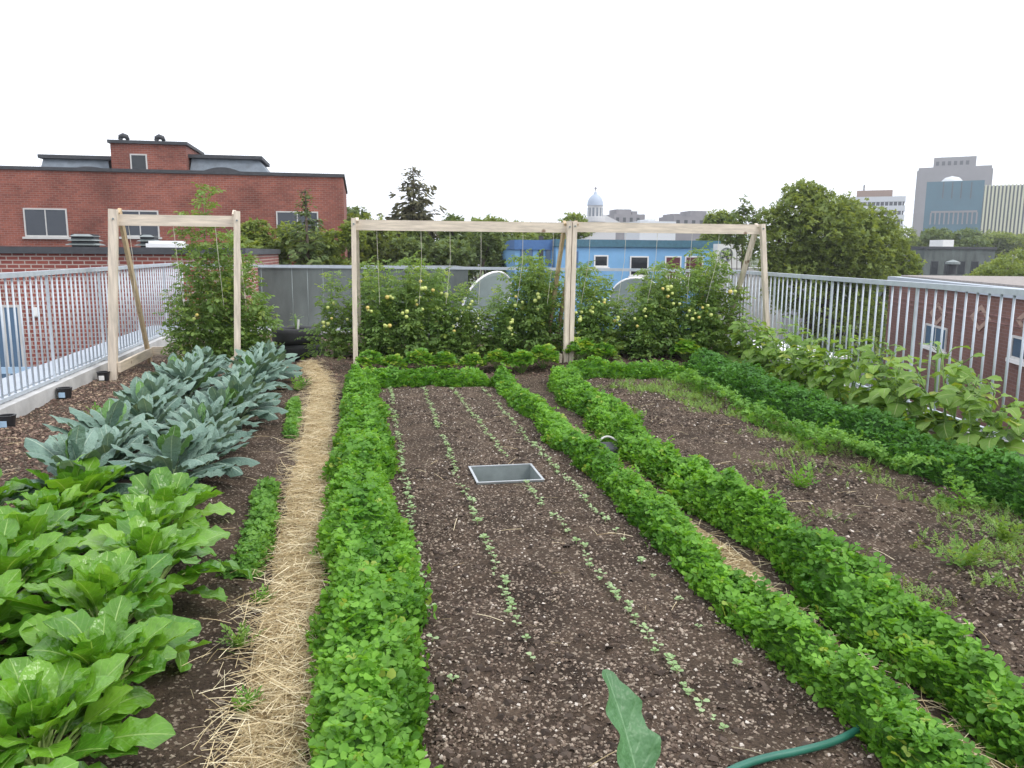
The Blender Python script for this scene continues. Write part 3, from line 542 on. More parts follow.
# ------------------------------------------------------------------ tomato plants
def tl(sd):
    r = random.Random(sd); ps = []
    for k, (y, s_) in enumerate(((.30, .8), (.55, 1.0), (.80, .95))):
        for sgn in (-1, 1): ps.append(place(leaflet(.36*s_, .17*s_, .0, .25), sgn*(-1.1+r.gauss(0, .15)), -.45+r.gauss(0, .2), r.gauss(0, .3), (0, y, -.15*y*y)))
    ps.append(place(leaflet(.42, .2, 0, .2), r.gauss(0, .2), -.6, 0, (0, .95, -.14)))
    ps.append(T([(-.012, 0, 0), (.012, 0, 0), (.012, .55, -.045), (-.012, .55, -.045), (.008, .97, -.14), (-.008, .97, -.14)], [(0, .5)]*6, [(0, 1, 2, 3), (3, 2, 4, 5)])); return merge(ps)
TML = [tl(k) for k in range(4)]
def tomato_meshes(h, n, w, seed, m):
    r = np.random.default_rng(seed); g = Geo(); sb = MB(); stems = []
    for k in range(3):
        a = r.uniform(0, 6.28); hh = h*(1 if k == 0 else r.uniform(.6, .9)); pts = [np.array((0, 0, -.03))]+[np.array((cos(a)*w*.5*f*(k > 0)+r.normal(0, .02), sin(a)*w*.4*f*(k > 0)+r.normal(0, .02), hh*f)) for f in (.25, .5, .75, 1)]
        sb.tube(pts, [.012, .011, .009, .007, .003], 6); stems.append(np.array(pts))
    ta = np.array([0, .25, .5, .75, 1])
    for q in range(4):
        k = n//4; f = np.clip(r.beta(1.15, 1.15, k)*1.0+.03, 0, 1); si = r.integers(0, 3, k)
        B = np.stack([np.array([np.interp(ff, ta, stems[s_][:, j]) for ff, s_ in zip(f, si)]) for j in range(3)], 1)
        B[:, :2] += r.normal(0, w*.28, (k, 2))*(1-.75*f[:, None]**2); B[:, 2] = np.maximum(B[:, 2], .08)
        g.inst(TML[q], euler(r.uniform(0, 6.28, k), r.normal(.25, .35, k), r.normal(0, .35, k)), B, r.uniform(.13, .27, k)*(1-.35*f), np.where(r.random(k) < .06, 1, np.clip(r.uniform(0, .7, k)+.35*f*f, 0, .9)))
    return g.mesh('foliage', m), sb.mesh('stem', 'stem', True)
tmv = [tomato_meshes(1.45, 440, .60, 70, 'tomato_leaf'), tomato_meshes(1.40, 400, .64, 71, 'tomato_pale_leaf'), tomato_meshes(1.5, 460, .58, 72, 'tomato_leaf'), tomato_meshes(1.38, 400, .64, 73, 'tomato_pale_leaf')]
big = tomato_meshes(2.38, 760, .62, 75, 'tomato_leaf'), tomato_meshes(1.95, 560, .62, 76, 'tomato_pale_leaf')
fr = MB().lathe([(.0, -.03), (.017, -.026), (.028, -.010), (.031, .004), (.024, .021), (.010, .028), (0, .026)], n=12).mesh('tomato', 'fruit', True)
fr2 = fr.copy(); fr2.materials.clear(); fr2.materials.append(M['ripe_fruit'])
def tomato(lab, x, y, me, sc, nf, grp, fz=(.35, .8)):
    t = thing('tomato_plant', lab, 'tomato plant', (x, y, SZ(x, y)), random.uniform(-.4, .4), grp); t.scale = (sc,)*3
    link('foliage', me[0], t); link('stem', me[1], t)
    for k in range(nf):
        c0 = (random.uniform(-.22, .22), random.uniform(-.34, -.16), random.uniform(*fz)*1.4) if k % 3 == 0 else c0
        o = link('tomato', fr2 if random.random() < .2 else fr, t, (c0[0]+random.gauss(0, .045), c0[1]+random.gauss(0, .02), c0[2]+random.gauss(0, .055))); s_ = random.uniform(.7, 1.15); o.scale = (s_,)*3
TM = [(-.36, 11.7, .9, 7), (.22, 11.25, .93, 9), (.66, 11.2, 1.0, 10), (1.08, 11.3, .95, 7), (1.52, 11.25, .80, 8), (1.98, 11.2, .76, 9), (2.42, 11.3, 1.0, 7), (3.12, 11.1, .98, 8), (3.52, 11.2, .86, 9), (3.98, 11.1, .80, 6), (4.40, 11.2, .95, 8), (4.82, 11.1, .95, 8), (5.25, 11.2, 1.12, 4)]
tlab = ['tomato plant just outside the left post of the middle trellis']+['tomato plant hung with pale green fruit, %s from the left post of the middle trellis' % ORD[i] for i in range(6)]+['tomato plant hung with pale fruit, %s from the double post in the right trellis' % ORD[i] for i in range(6)]
for i, (x, y, s_, nf) in enumerate(TM): tomato(tlab[i], x, y, tmv[i % 4], s_*.95, nf, 'tomato plants tied up under the two long trellises')
for x, lab in ((.44, 'pale leafy tomato plant behind the others near the left post of the middle trellis'), (.95, 'pale leafy tomato plant behind the others left of the left satellite dish'), (2.7, 'pale leafy tomato plant behind the double post of the long trellises'), (4.6, 'pale leafy tomato plant behind the others right of the right satellite dish')):
    tomato(lab, x, 11.75, tmv[1], .98, 3, 'tomato plants behind the front row')
for x, sc_, lab in ((.08, .9, 'leafy tomato plant without fruit just right of the slim left trellis post'), (1.42, .72, 'short tomato plant behind the row, left below the left satellite dish'), (1.95, .60, 'short tomato plant behind the row, right below the left satellite dish'), (2.3, .95, 'tomato plant behind the row, between the left satellite dish and the double post'), (3.3, .85, 'tomato plant behind the row, just right of the double post'), (3.85, .62, 'short tomato plant behind the row, below the right satellite dish'), (4.25, .85, 'tomato plant behind the row, at the right edge of the right satellite dish'), (5.1, 1.05, 'tall tomato plant behind the row, near the right end of the right trellis')):
    tomato(lab, x, 11.65, tmv[2 if sc_ > .8 else 3], sc_, 3 if x > .1 else 0, 'tomato plants behind the front row')
tomato('tallest tomato plant, rising above the beam of the small left trellis', -1.97, 11.2, big[0], 1.0, 2, 'tomato plants at the small left trellis', (.3, .6))
tomato('broad tomato plant spilling left inside the small left trellis', -2.35, 11.5, big[1], .72, 0, 'tomato plants at the small left trellis')
tomato('bushy tomato plant under the right end of the small left trellis beam', -1.72, 11.6, big[1], .95, 2, 'tomato plants at the small left trellis')
tomato('bushy tomato plant just right of the small left trellis beside the tyres', -1.66, 11.9, tmv[3], 1.02, 5, 'tomato plants at the small left trellis')

# ------------------------------------------------------------------ trellises
def trellis(label, x0, x1, y, h, beamz, amber=False, lean=(0, 0), boards=True, strings=6, rear=1.3, bend=(0, 0), wid=(.062, .062), topx=(0, 0)):
    t = thing('trellis', label, 'trellis', (x0, y, 0)); w = x1-x0
    z0 = -.05
    for k, x in enumerate((0, w)):
        yb = lean[k]
        MB().bar((x+bend[k], yb, z0+SZ(x0+x, y)), (x+topx[k], 0, h), wid[k], .07, (0, 1, 0)).build('post', 'pine', t)
        MB().tube([(x+topx[k], -.035, beamz+.01), (x+topx[k], -.048, beamz+.01)], .012, 8).build('bolt', 'dull_metal', t)
        MB().bar((x+(.045 if k == 0 else -.045), rear, SZ(x0+x, y+rear)-.05), (x+(.045 if k == 0 else -.045)+topx[k], .06, h-.01), .04, .09, (0, 1, 0)).build('brace', 'pine_amber' if k == amber else 'pine', t)
        MB().bar((x+(.09 if k == 0 else -.09), -.02, .16), (x+(.09 if k == 0 else -.09), rear-.12, .16), .04, .12).build('foot_board', 'pine_board', t)
    MB().bar((-.02+topx[0], .057, beamz), (w+.02+topx[1], .057, beamz), .04, .135).build('beam', 'pine_beam', t)
    if boards: MB().bar((.1, rear-.1, .17), (w-.1, rear-.1, .17), .04, .12).build('sill_board', 'pine_beam', t)
    for k in range(strings):
        x = w*(k+.6)/strings+random.gauss(0, .03); MB().tube([(x, .057, beamz-.06), (x+.01, .12, 1.5), (x+random.gauss(0, .03), .30, .9)], .003, 5).build('string', 'string', t)
    return t
trellis('small pine trellis standing at the left railing behind the kale', -3.05, -1.56, 10.62, 2.09, 1.965, rear=1.7, strings=3, wid=(.10, .07), topx=(.15, .09))
trellis('middle long pine trellis from the slim left post to the double post', -.05, 2.815, 10.7, 2.03, 1.945, amber=True, rear=1.1, strings=6, bend=(-.02, -.02))
trellis('right long pine trellis from the double post to the right railing', 2.888, 5.70, 10.7, 2.03, 1.955, rear=1.2, strings=6, bend=(-.02, .16), topx=(0, -.06))

# ------------------------------------------------------------------ railings and kerbs
def railing(label, a, b, ztop, zbot, sp, br=.0125, group='metal railings round the roof'):
    bm_ = 'dull_metal' if br < .009 else 'galvanised'; a = Vector((a[0], a[1], 0)); b = Vector((b[0], b[1], 0)); d = b-a; Lr = d.length; rz = math.atan2(d.y, d.x); t = thing('railing', label, 'railing', a, rz, group)
    MB().box(0, Lr, -.032, .032, ztop-.05, ztop).build('top_rail', 'galvanised', t)
    MB().box(0, Lr, -.018, .018, zbot+.015, zbot+.05).build('bottom_rail', 'galvanised', t)
    me = MB().tube([(0, 0, zbot+.004), (0, 0, ztop-.052)], br, 8).mesh('baluster', bm_, True); pm = MB().box(-br*1.2, br*1.2, -br*1.2, br*1.2, zbot+.002, ztop-.052).box(-.04, .04, -.03, .03, zbot+.002, zbot+.014).mesh('post', bm_)
    n = int(Lr/sp)
    for i in range(n+1):
        if br < .009 and not (i % 16 == 0 or (i < 22 and i % 4 == 2) or i > n-9): continue
        link('post' if i % 12 == 0 else 'baluster', pm if i % 12 == 0 else me, t, (i*Lr/n, 0, 0))
    return t
railing('long grey metal railing on the white kerb along the left side', (-3.36, 4.2), (-3.36, 16.55), 1.377, .15, .149, .0108)
railing('grey metal railing along the right side behind the broad-leaved plants', (RX(3.2), 3.2), (RX(12.95), 12.95), 1.345, .12, .158, .0105)
railing('grey metal railing across the far end behind the tomato plants', (-3.3, FY(-3.3)-.05), (RX(13.1)-.05, FY(RX(13.1))-.05), 1.345, .12, .155, .0065)
def kerb(name, pts, inner, z, m='concrete'):
    MB().poly(pts, -.35, z).build(name, m, inner)
# the building the garden stands on
gb = thing('garden_building', 'brick building carrying the rooftop vegetable garden', 'building', (0, 0, -9.5))
OUT = [(-4.0, -4), (RX(-4)+.14, -4), (RX(13.2)+.16, FY(6.3)+.10), (-4.0, FY(-4)+.12)]
MB().poly(OUT, 0, 9.15).build('wall', 'brown_brick', gb)
def seg(a, b, w, z0, z1, off=0):
    a = Vector((a[0], a[1])); b = Vector((b[0], b[1])); d = (b-a).normalized(); n = Vector((-d.y, d.x)); return [tuple(a+n*off), tuple(b+n*off), tuple(b+n*(off+w)), tuple(a+n*(off+w))]
k1 = MB(); k1.box(-3.52, -3.26, -4, 16.65, 9.15, 9.648); k1.poly(seg((RX(-4), -4), (RX(13.0), 13.0), .25, 0, 0, -.13), 9.15, 9.62); k1.poly(seg((-3.25, FY(-3.25)+.05), (RX(13.0)-.16, FY(RX(13.0)-.16)+.05), .25, 0, 0, -.2), 9.15, 9.615)
k1.build('kerb', 'concrete', gb)
MB().box(-3.99, -3.525, -4, 16.6, 9.152, 9.66).build('coping', 'white_flashing', gb)

# ------------------------------------------------------------------ small objects on the roof
t = thing('metal_box', 'open square sheet metal box sunk in the seed bed', 'metal box', ((BX0+BX1)/2, (BY0+BY1)/2, 0)); hx, hy = (BX1-BX0)/2, (BY1-BY0)/2
th = .012; b = MB(); b.box(-hx, hx, hy-th, hy, -.24, .036); b.box(-hx, hx, -hy, -hy+th, -.24, .036); b.box(-hx, -hx+th, -hy+th, hy-th, -.24, .036); b.box(hx-th, hx, -hy+th, hy-th, -.24, .036); b.build('side_wall', 'dull_metal', t)
b = MB(); b.box(-hx-.004, hx+.004, hy-th, hy+.004, .037, .044); b.box(-hx-.004, hx+.004, -hy-.004, -hy+th, .037, .044); b.box(-hx-.004, -hx+th, -hy+th+.001, hy-th-.001, .037, .044); b.box(hx-th, hx+.004, -hy+th+.001, hy-th-.001, .037, .044); b.build('rim', 'sheet_metal', t)
MB().box(-hx+th+.001, hx-th-.001, -hy+th+.001, hy-th-.001, -.238, -.22).build('floor', 'dull_metal', t)
for k in range(2): pass
# tyres
prof = []
for k in range(17):
    a = 2*pi*k/17; prof.append((.235+.105*cos(a)*(1 if abs(cos(a)) < .8 else .93), .105+.098*sin(a)))
tyx, tyy = -.90, 12.6
tb = SZ(tyx, tyy)-.01
def tyre_mesh():
    b = MB()
    pr = [(.20, .02), (.24, .0), (.30, .0), (.325, .02), (.335, .06), (.335, .15), (.325, .19), (.30, .21), (.24, .21), (.20, .19), (.19, .17), (.25, .165), (.29, .15), (.29, .06), (.25, .045), (.19, .04)]
    return b.lathe(pr, n=40, closed=True).mesh('tyre', 'rubber', True)
tm = tyre_mesh()
for k, (dx, lab) in enumerate(((0.0, 'black car tyre lying flat at the bottom of the stack of two'), (-.06, 'black car tyre on top of the stack of two, holding a seedling'))):
    o = link('tyre', tm, None, (tyx+dx, tyy, tb+.233*k)); props(o, lab, 'tyre', 'stacked tyres'); o.scale = (1.08, 1.08, 1.1); o.rotation_euler = (0, 0, k)
pot = bushy(12, .10, .30, 90, 'tomato_leaf', tps=TL, spread=.04)
t = thing('young_plant', 'thin young plant growing up from the top tyre', 'plant', (tyx-.06, tyy, tb+.37)); link('leaves', pot[0], t); link('stems', pot[1], t)
MB().lathe([(0, -.10), (.14, -.10), (.20, .0), (.16, .02), (0, .03)], n=20).build('soil_ball', 'soil', t, smooth=True)
t = props(MB().bar((0, 0, 0), (.02, 0, .24), .03, .006, (0, 1, 0)).build('plant_tag', 'white_plastic', None, (tyx-.03, tyy-.12, tb+.36)), 'upright white plant tag stuck in the top tyre', 'plant tag')
# hoses
p = [gp(700, 800, .02), gp(750, 768, .025), gp(800, 755, .03), gp(830, 742, .035), gp(852, 730, .04), gp(866, 715, .06), gp(876, 702, .05)]
pp = []
for i in range(len(p)-1):
    for k in range(4): pp.append(p[i].lerp(p[i+1], k/4))
pp.append(p[-1]); pp = [Vector((sum(pp[max(0, min(len(pp)-1, i+d))][j] for d in (-2, -1, 0, 1, 2))/5 for j in range(3))) for i in range(len(pp))]
pp = [Vector((q.x, q.y, max(SZ(q.x+dx, q.y+dy) for dx in (-.04, 0, .04) for dy in (-.04, 0, .04))+.006+q.z*.3)) for q in pp]; pp = [Vector((q.x, q.y, sum(pp[max(0, min(len(pp)-1, i+d))].z for d in range(-4, 5))/9)) for i, q in enumerate(pp)]
props(MB().tube(pp, .0125, 10).build('garden_hose', 'hose_green', None, smooth=True), 'green garden hose curving over the soil into the clover', 'hose')
c = gp(612, 450, .0)
t = thing('drain_cover', 'half hidden grey ring and dark plate in the gap between the clover borders', 'drain', (c.x-.03, c.y, SZ(c.x, c.y)))
MB().tube([(-.11+.22*k/10, .05*sin(pi*k/10), .05+.06*sin(pi*k/10)) for k in range(11)], .009, 8).build('ring', 'hose_grey', t, smooth=True)
MB().lathe([(0, .045), (.13, .045), (.14, .03), (.14, 0)], n=20).build('plate', 'dark_coping', t)
# small black lights under the kerb
for px, py, lab, w in ((62, 399, 'small black box with a pale blue label at the foot of the left kerb', 1), (104, 381, 'small black box with a white lid against the left trellis post', 0), (2, 428, 'small black box at the left picture edge below the kerb', 1)):
    p = gp(px, py); x = max(p.x, -3.17); t = thing('small_box', lab, 'box', (x, p.y, SZ(x, p.y))); MB().lathe([(0, 0), (.06, 0), (.075, .10), (.08, .115), (.06, .115), (.055, .02), (0, .02)], n=16).build('case', 'black_plastic', t)
    MB().box(-.03, .03, -.093, -.082, .02, .075).build('label', 'pale_blue_plastic' if w else 'white_plastic', t)
# big foreground leaf
cab = thing('cabbage_plant', 'broad blue-green cabbage leaf poking up at the bottom of the picture', 'cabbage', (.665, 1.62, SZ(.665, 1.62)), 0)
def cabprof(t): return .235*obov(t, .35, .55, .12)*(1+.10*sin(t*21)+.05*sin(t*47))*(1.15-.35*t)
CL = [leaf_t(30, 4, 1.0, cabprof, fold=.35, arch=a, wave=.03, wf=3, seed=95+k) for k, a in enumerate((.25, .9))]
g = Geo(); sb = MB(); sb.tube([(0, 0, -.03), (0, 0, .08), (0, 0, .14)], [.016, .014, .01], 8)
for ya, pt, sc, q, sl in ((.12, 1.02, .33, 0, .12), (-1.0, .35, .19, 1, .12), (1.8, .5, .28, 1, .12), (3.3, .5, .3, 1, .12), (4.6, .35, .26, 1, .12)):
    b0 = np.array((0, 0, .12)); tip = b0+np.array((-sin(ya)*cos(pt), cos(ya)*cos(pt), sin(pt)))*sl; sb.tube([b0, tip, tip+(tip-b0)*.5], [.007, .005, .003], 6); g.inst(CL[q], euler(np.array([ya]), pt, .5 if q == 0 else .1), tip[None, :], sc, [.4])
g.build('leaves', 'cabbage_leaf', cab); sb.build('stem', 'kale_stem', cab, smooth=True)

# ------------------------------------------------------------------ buildings
G0 = -9.5
def window(parent, x, z, w, h, y, fr_='frame_grey', pane='pane', mull=1, sill='frame_grey', d=.035, f=.05, rows=1):
    b = MB(); b.box(-w/2, -w/2+f, -d, 0, -h/2, h/2); b.box(w/2-f, w/2, -d, 0, -h/2, h/2); b.box(-w/2+f, w/2-f, -d, 0, h/2-f, h/2); b.box(-w/2+f, w/2-f, -d, 0, -h/2, -h/2+f)
    for k in range(1, mull+1): q = -w/2+w*k/(mull+1); b.box(q-f*.4, q+f*.4, -d+.01, -.002, -h/2+f, h/2-f)
    o = b.build('window', fr_, parent, (x, y-.003, z)); MB().box(-w/2+f*.6, w/2-f*.6, -.022, -.004, -h/2+f*.6, h/2-f*.6).build('pane', pane, o)
    if sill: MB().box(-w/2-.08, w/2+.08, -d-.04, -.001, -h/2-.08, -h/2-.003).build('sill', sill, o)
    return o
# tall red brick building on the left, wall in the plane Y = 32
Y = 32.0; rb = thing('brick_building', 'long red brick building with dark rooftop dormers at the left', 'building', (-12, Y, G0))
x1 = at(343, 177, Y).x; zt = at(200, 174, Y).z
MB().box(-12, x1+12, 0, 9, 0, zt-G0).build('wall', 'red_brick', rb)
MB().box(-12.05, x1+12.06, -.06, 9.05, zt-G0+.003, zt-G0+.12).build('coping', 'dark_coping', rb)
for (a, b_, c, d) in ((23, 208, 69, 237), (120, 210, 160, 237), (276, 211, 319, 240)):
    p, q = at(a, b_, Y), at(c, d, Y); window(rb, (p.x+q.x)/2+12, (p.z+q.z)/2-G0, q.x-p.x, p.z-q.z, 0, 'frame_grey', 'pale_pane')
window(rb, -6, 12.1, 1.45, 1.0, 0, 'frame_grey', 'pale_pane')
# penthouse and slate dormers, set back 2.2 m
YP = 34.5
p, q = at(110, 143, YP), at(187, 172, YP); b = MB(); b.box(p.x+12, q.x+12, YP-Y, YP-Y+3.5, zt-G0+.13, p.z-G0); b.build('penthouse', 'red_brick', rb)
MB().box(p.x+11.92, q.x+12.08, YP-Y-.1, YP-Y+3.6, p.z-G0+.003, p.z-G0+.12).build('penthouse_coping', 'dark_coping', rb)
zz = at(139, 163, YP); window(rb, zz.x+12, zz.z-G0, .62, .68, YP-Y, 'frame_grey', 'pane', 0, 'dark_coping')
for a, c in ((38, 109), (188, 272)):
    l, r_ = at(a, 157, YP+.3), at(c, 160, YP+.3); b = MB(); xl, xr, z0, z1 = l.x+12, r_.x+12, zt-G0+.13, (l.z+r_.z)/2-G0
    y0 = YP+.3-Y; b.add([(xl, y0, z0), (xr, y0, z0), (xr, y0+3, z0), (xl, y0+3, z0), (xl+.1, y0+.25, z1), (xr-.1 if a < 100 else xr-.55, y0+.25, z1), (xr-.1 if a < 100 else xr-.55, y0+3, z1), (xl+.1, y0+3, z1)], [(0, 1, 5, 4), (1, 2, 6, 5), (2, 3, 7, 6), (3, 0, 4, 7), (4, 5, 6, 7)]); b.build('mansard_roof', 'slate', rb)
    MB().box(xl-.05, (xr+.05 if a < 100 else xr-.4), y0+.1, y0+3.1, z1+.003, z1+.14).build('roof_edge', 'dark_coping', rb)
    cx = at(87 if a < 100 else 221, 165, YP).x+12; hh = z1-z0-.12
    b = MB(); nn = 12; pr = [(cx+1.0*(2*k/nn-1), z0+hh*.62*(cos((2*k/nn-1)*1.45)**.8 if abs(2*k/nn-1) < 1 else .12)) for k in range(nn+1)]
    vs = [(x, y0-.12, z) for x, z in pr]+[(x, y0+.5, z) for x, z in pr]+[(x, y0-.12, z0) for x, _ in pr]; n = nn+1
    b.add(vs, [(i, i+1, n+i+1, n+i) for i in range(nn)]+[(2*n+i, 2*n+i+1, i+1, i) for i in range(nn)]); b.build('dormer', 'dark_coping', rb)
def gooseneck(px, lab):
    p = at(px, 142, 35.5); t = thing('roof_vent', lab, 'roof vent', (p.x, 35.5, at(110, 143, YP).z+.12), 0, 'vent hoods on the brick penthouse')
    MB().tube([(0, 0, -.02), (0, 0, .14), (.02, -.02, .20)], .07, 10).build('pipe', 'dark_coping', t, smooth=True); MB().tube([(-.06, 0, .14), (-.02, 0, .25), (.1, 0, .30), (.22, 0, .26), (.27, 0, .14)], [.05, .09, .11, .10, .08], 10).build('hood', 'dark_coping', t, smooth=True)
gooseneck(121, 'curved black vent hood at the left end of the brick penthouse roof'); gooseneck(157, 'curved black vent hood at the right end of the brick penthouse roof')
# lower brick building just beyond the left railing
Y = 18.5; lb = thing('brick_building', 'low red brick building with a dark coping beyond the left railing', 'building', (-8, Y, G0)); ze = at(100, 254, Y).z; zc = at(100, 247.0, Y).z
xr = at(243, 250, Y).x
MB().box(-8, xr+8, 0, 8, 0, ze-G0).build('wall', 'near_brick', lb); MB().box(-8.05, xr+8.06, -.08, 8.05, ze-G0+.003, zc-G0).build('coping', 'dark_coping', lb)
p, q = at(-14, 305, Y), at(29, 400, Y); window(lb, (p.x+q.x)/2+8, (p.z+q.z)/2-G0, q.x-p.x, p.z-q.z, 0, 'frame_grey', 'blue_pane', 1, 'white_paint')
p = at(36, 312, Y); props(MB().box(-.06, .06, -.05, 0, -.10, .10).box(-.045, .045, -.065, -.051, -.08, .08).build('wall_box', 'white_plastic', None, (p.x, Y-.004, p.z)), 'small white electrical box on the low brick wall behind the left railing', 'electrical box')
p = at(22, 366, Y-.6); t = thing('blue_bench', 'blue slatted rail seen through the left railing beside the window', 'rail', (p.x, Y-.6, p.z-.6))
for k in range(2): MB().box(-.75, .55, -.03, .03, .45-.25*k, .58-.25*k).build('slat', 'pale_blue_plastic', t)
for sx in (-.7, .5): MB().box(sx-.03, sx+.03, .031, .08, -2.9, .6).build('leg', 'deep_blue_paint', t)
MB().box(-1.0, .9, -.3, .35, -3.1, -2.9).build('deck', 'concrete', t)
for k, (px, w, lab) in enumerate(((60, .72, 'grey louvred roof vent on the low brick building left of the trellis'), (150, .55, 'grey louvred roof vent half hidden behind the left trellis brace'))):
    p = at(px if k else 86, 248, 20.5); t = thing('roof_vent', lab, 'roof vent', (p.x, 20.5, zc-.004), 0, 'louvred vents on the low brick roof')
    MB().box(-w/2+.12, w/2-.12, -.2, .2, 0, .30).build('body', 'dark_coping', t)
    for j in range(3): MB().add([(-w/2+.05*j, -.3, .05+.1*j), (w/2-.05*j, -.3, .05+.1*j), (w/2-.05*j, .3, .05+.1*j), (-w/2+.05*j, .3, .05+.1*j), (-w/2+.1+.05*j, -.2, .10+.1*j), (w/2-.1-.05*j, -.2, .10+.1*j), (w/2-.1-.05*j, .2, .10+.1*j), (-w/2+.1+.05*j, .2, .10+.1*j)], [(0, 3, 2, 1), (4, 5, 6, 7), (0, 1, 5, 4), (1, 2, 6, 5), (2, 3, 7, 6), (3, 0, 4, 7)]).build('louvre', 'dull_metal', t)
p = at(170, 250, 20); props(MB().box(-.45, .35, -.3, .3, 0, .10).box(-.40, .30, -.25, .25, .101, .16).build('skylight', 'white_roof', None, (p.x, 20, zc-.004)), 'low white skylight on the low brick roof behind the tall tomato plant', 'skylight')
# dark low building behind the far railing
Y = 21.0; db = thing('dark_building', 'low dark grey rooftop wall behind the far railing', 'building', (0, Y, G0)); xa, xb, zt2 = at(246, 270, Y).x, at(468, 270, Y).x, at(380, 269, Y).z
MB().box(xa, xb, 0, 3, 0, zt2-G0).build('wall', 'dark_wall', db); MB().box(xa-.03, xb+.03, -.03, 3.03, zt2-G0+.003, zt2-G0+.05).build('coping', 'dark_wall', db)
# white roofed building carrying the dishes
Y = 17.2; wb = thing('white_roof_building', 'low building with a bright white flat roof behind the far railing', 'building', (0, Y, G0)); zr = -.85
MB().poly([(-2.2, 0), (11.5, 0), (11.5, 3.7), (-2.2, 3.7)], 0, zr-G0).build('wall', 'concrete', wb); MB().box(-2.25, 11.55, .0-.05, 3.7, zr-G0+.003, zr-G0+.06).build('roof', 'white_roof', wb)
zr += .06
def dish(px, py, r, lab, tiltx, tiltz):
    p = at(px, py, 19); t = thing('satellite_dish', lab, 'satellite dish', (p.x, 19, zr), 0, 'satellite dishes behind the far railing'); c = p.z-zr
    b = MB(); n = 32; pr = [(r*k/8, .22*r*(k/8)**2) for k in range(9)]+[(r, .22*r-.02)]+[(r*k/8, .22*r*(k/8)**2-.025) for k in range(8, -1, -1)]
    o = b.lathe(pr, n=n).build('reflector', 'dish_grey', t, (0, 0, c), smooth=True); o.rotation_euler = (R(tiltx), 0, R(tiltz))
    o2 = MB().lathe([(r-.012, .22*r-.035), (r+.014, .22*r-.035), (r+.014, .22*r+.008), (r-.012, .22*r+.008)], n=n, closed=True).build('rim', 'white_plastic', t, (0, 0, c), smooth=False); o2.rotation_euler = (R(tiltx), 0, R(tiltz))
    MB().tube([(0, .12, 0), (0, .12, c-.1), (0, .02, c)], .045, 10).build('mast', 'dull_metal', t, smooth=True)
    d = Matrix.Rotation(R(tiltz), 3, 'Z')@Matrix.Rotation(R(tiltx), 3, 'X'); tip = Vector((0, 0, c))+d@Vector((0, 0, r*.75)); lo = Vector((0, 0, c))+d@Vector((0, -r, .2*r)); MB().tube([lo, lo.lerp(tip, .6), tip], .02, 8).build('feed_arm', 'dull_metal', t); MB().tube([tip, tip+d@Vector((0, 0, .12))], .05, 10).build('feed_horn', 'white_plastic', t)
dish(491, 302, .74, 'large grey satellite dish behind the tomatoes of the middle trellis', 62, 215)
dish(637, 306, .72, 'large grey satellite dish behind the tomatoes of the right trellis', 62, 150)
for px, py, w, h, lab in ((462, 335, .9, 1.05, 'tall white cabinet below the left satellite dish'), (660, 345, .5, .45, 'small white cabinet beside the right satellite dish'), (575, 340, .8, .5, 'low white cabinet behind the double trellis post')):
    p = at(px, py, 18.2); t = thing('roof_cabinet', lab, 'cabinet', (p.x, 18.2, zr), 0, 'white cabinets on the white roof'); MB().box(-w/2, w/2, -.25, .25, 0, h).build('body', 'white_roof', t); MB().box(-w/2-.03, w/2+.03, -.28, .28, h+.003, h+.05).build('lid', 'white_flashing', t); MB().box(-w/2+.06, -w/2+.2, -.262, -.251, .1, h-.1).build('louvre', 'dark_coping', t)
# blue building
Y = 45.0; bb = thing('blue_building', 'bright blue painted house row with white framed windows', 'building', (0, Y, G0)); xl, xm, xr = at(517, 240, Y).x, at(556, 240, Y).x, at(719, 240, Y).x; zt = at(640, 240, Y).z
MB().box(xm, xr, 0, 9, 0, zt-G0-.42).build('wall', 'blue_paint', bb); MB().box(xm-.05, xr+.05, -.12, 9.1, zt-G0-.417, zt-G0).build('cornice', 'teal_paint', bb)
MB().box(xl, xm-.055, .6, 9, 0, zt-G0-.6).build('side_wing', 'blue_paint', bb); MB().box(xl-.05, xm-.06, .5, 9.1, zt-G0-.597, zt-G0-.05).build('wing_cornice', 'deep_blue_paint', bb)
for (a, b_, c, d, pn) in ((594, 255, 608, 267, 'pane'), (630, 256, 648, 276, 'pane'), (665, 256, 680, 290, 'red_curtain'), (685, 256, 702, 288, 'red_curtain')):
    p, q = at(a, b_, Y), at(c, d, Y); window(bb, (p.x+q.x)/2, (p.z+q.z)/2-G0, q.x-p.x, p.z-q.z, 0, 'white_paint', pn, 0 if a < 600 or a > 660 else 0, 'white_paint', f=.08)
for a in (665, 685):
    p = at(a-1, 273, Y); b = MB(); b.box(0, 1.0, -.3, -.26, .75, .82); b.box(0, 1.0, -.3, -.26, 0, .06)
    for k in range(6): b.box(.03+k*.18, .09+k*.18, -.295, -.265, .063, .747)
    b.build('balcony_rail', 'white_paint', bb, (p.x, 0, p.z-.82-G0))
for a in (523, 530, 548): p = at(a, 256, Y+.6); window(bb, p.x, p.z-G0, .35, 1.1, .6, 'deep_blue_paint', 'blue_pane', 0, None)
for a in (574, ): p = at(a, 260, Y); window(bb, p.x, p.z-G0, .5, 1.0, 0, 'deep_blue_paint', 'blue_pane', 0, None)
p = at(541, 252, Y+.58); MB().box(-.14, .14, -.04, -.004, -2.4, .9).build('dark_gap', 'dark_coping', bb, (p.x, .6, p.z-G0))  # flat dark strip standing in for the shade of a gap in the wing
for k in range(4):
    for a in (576, 610, 650, 690): p = at(a, 255, Y); window(bb, p.x, 7.2-2.9*k+.0 if k else 6.9, .8, 1.3, 0, 'white_paint', 'pane', 0, 'white_paint') if k else None
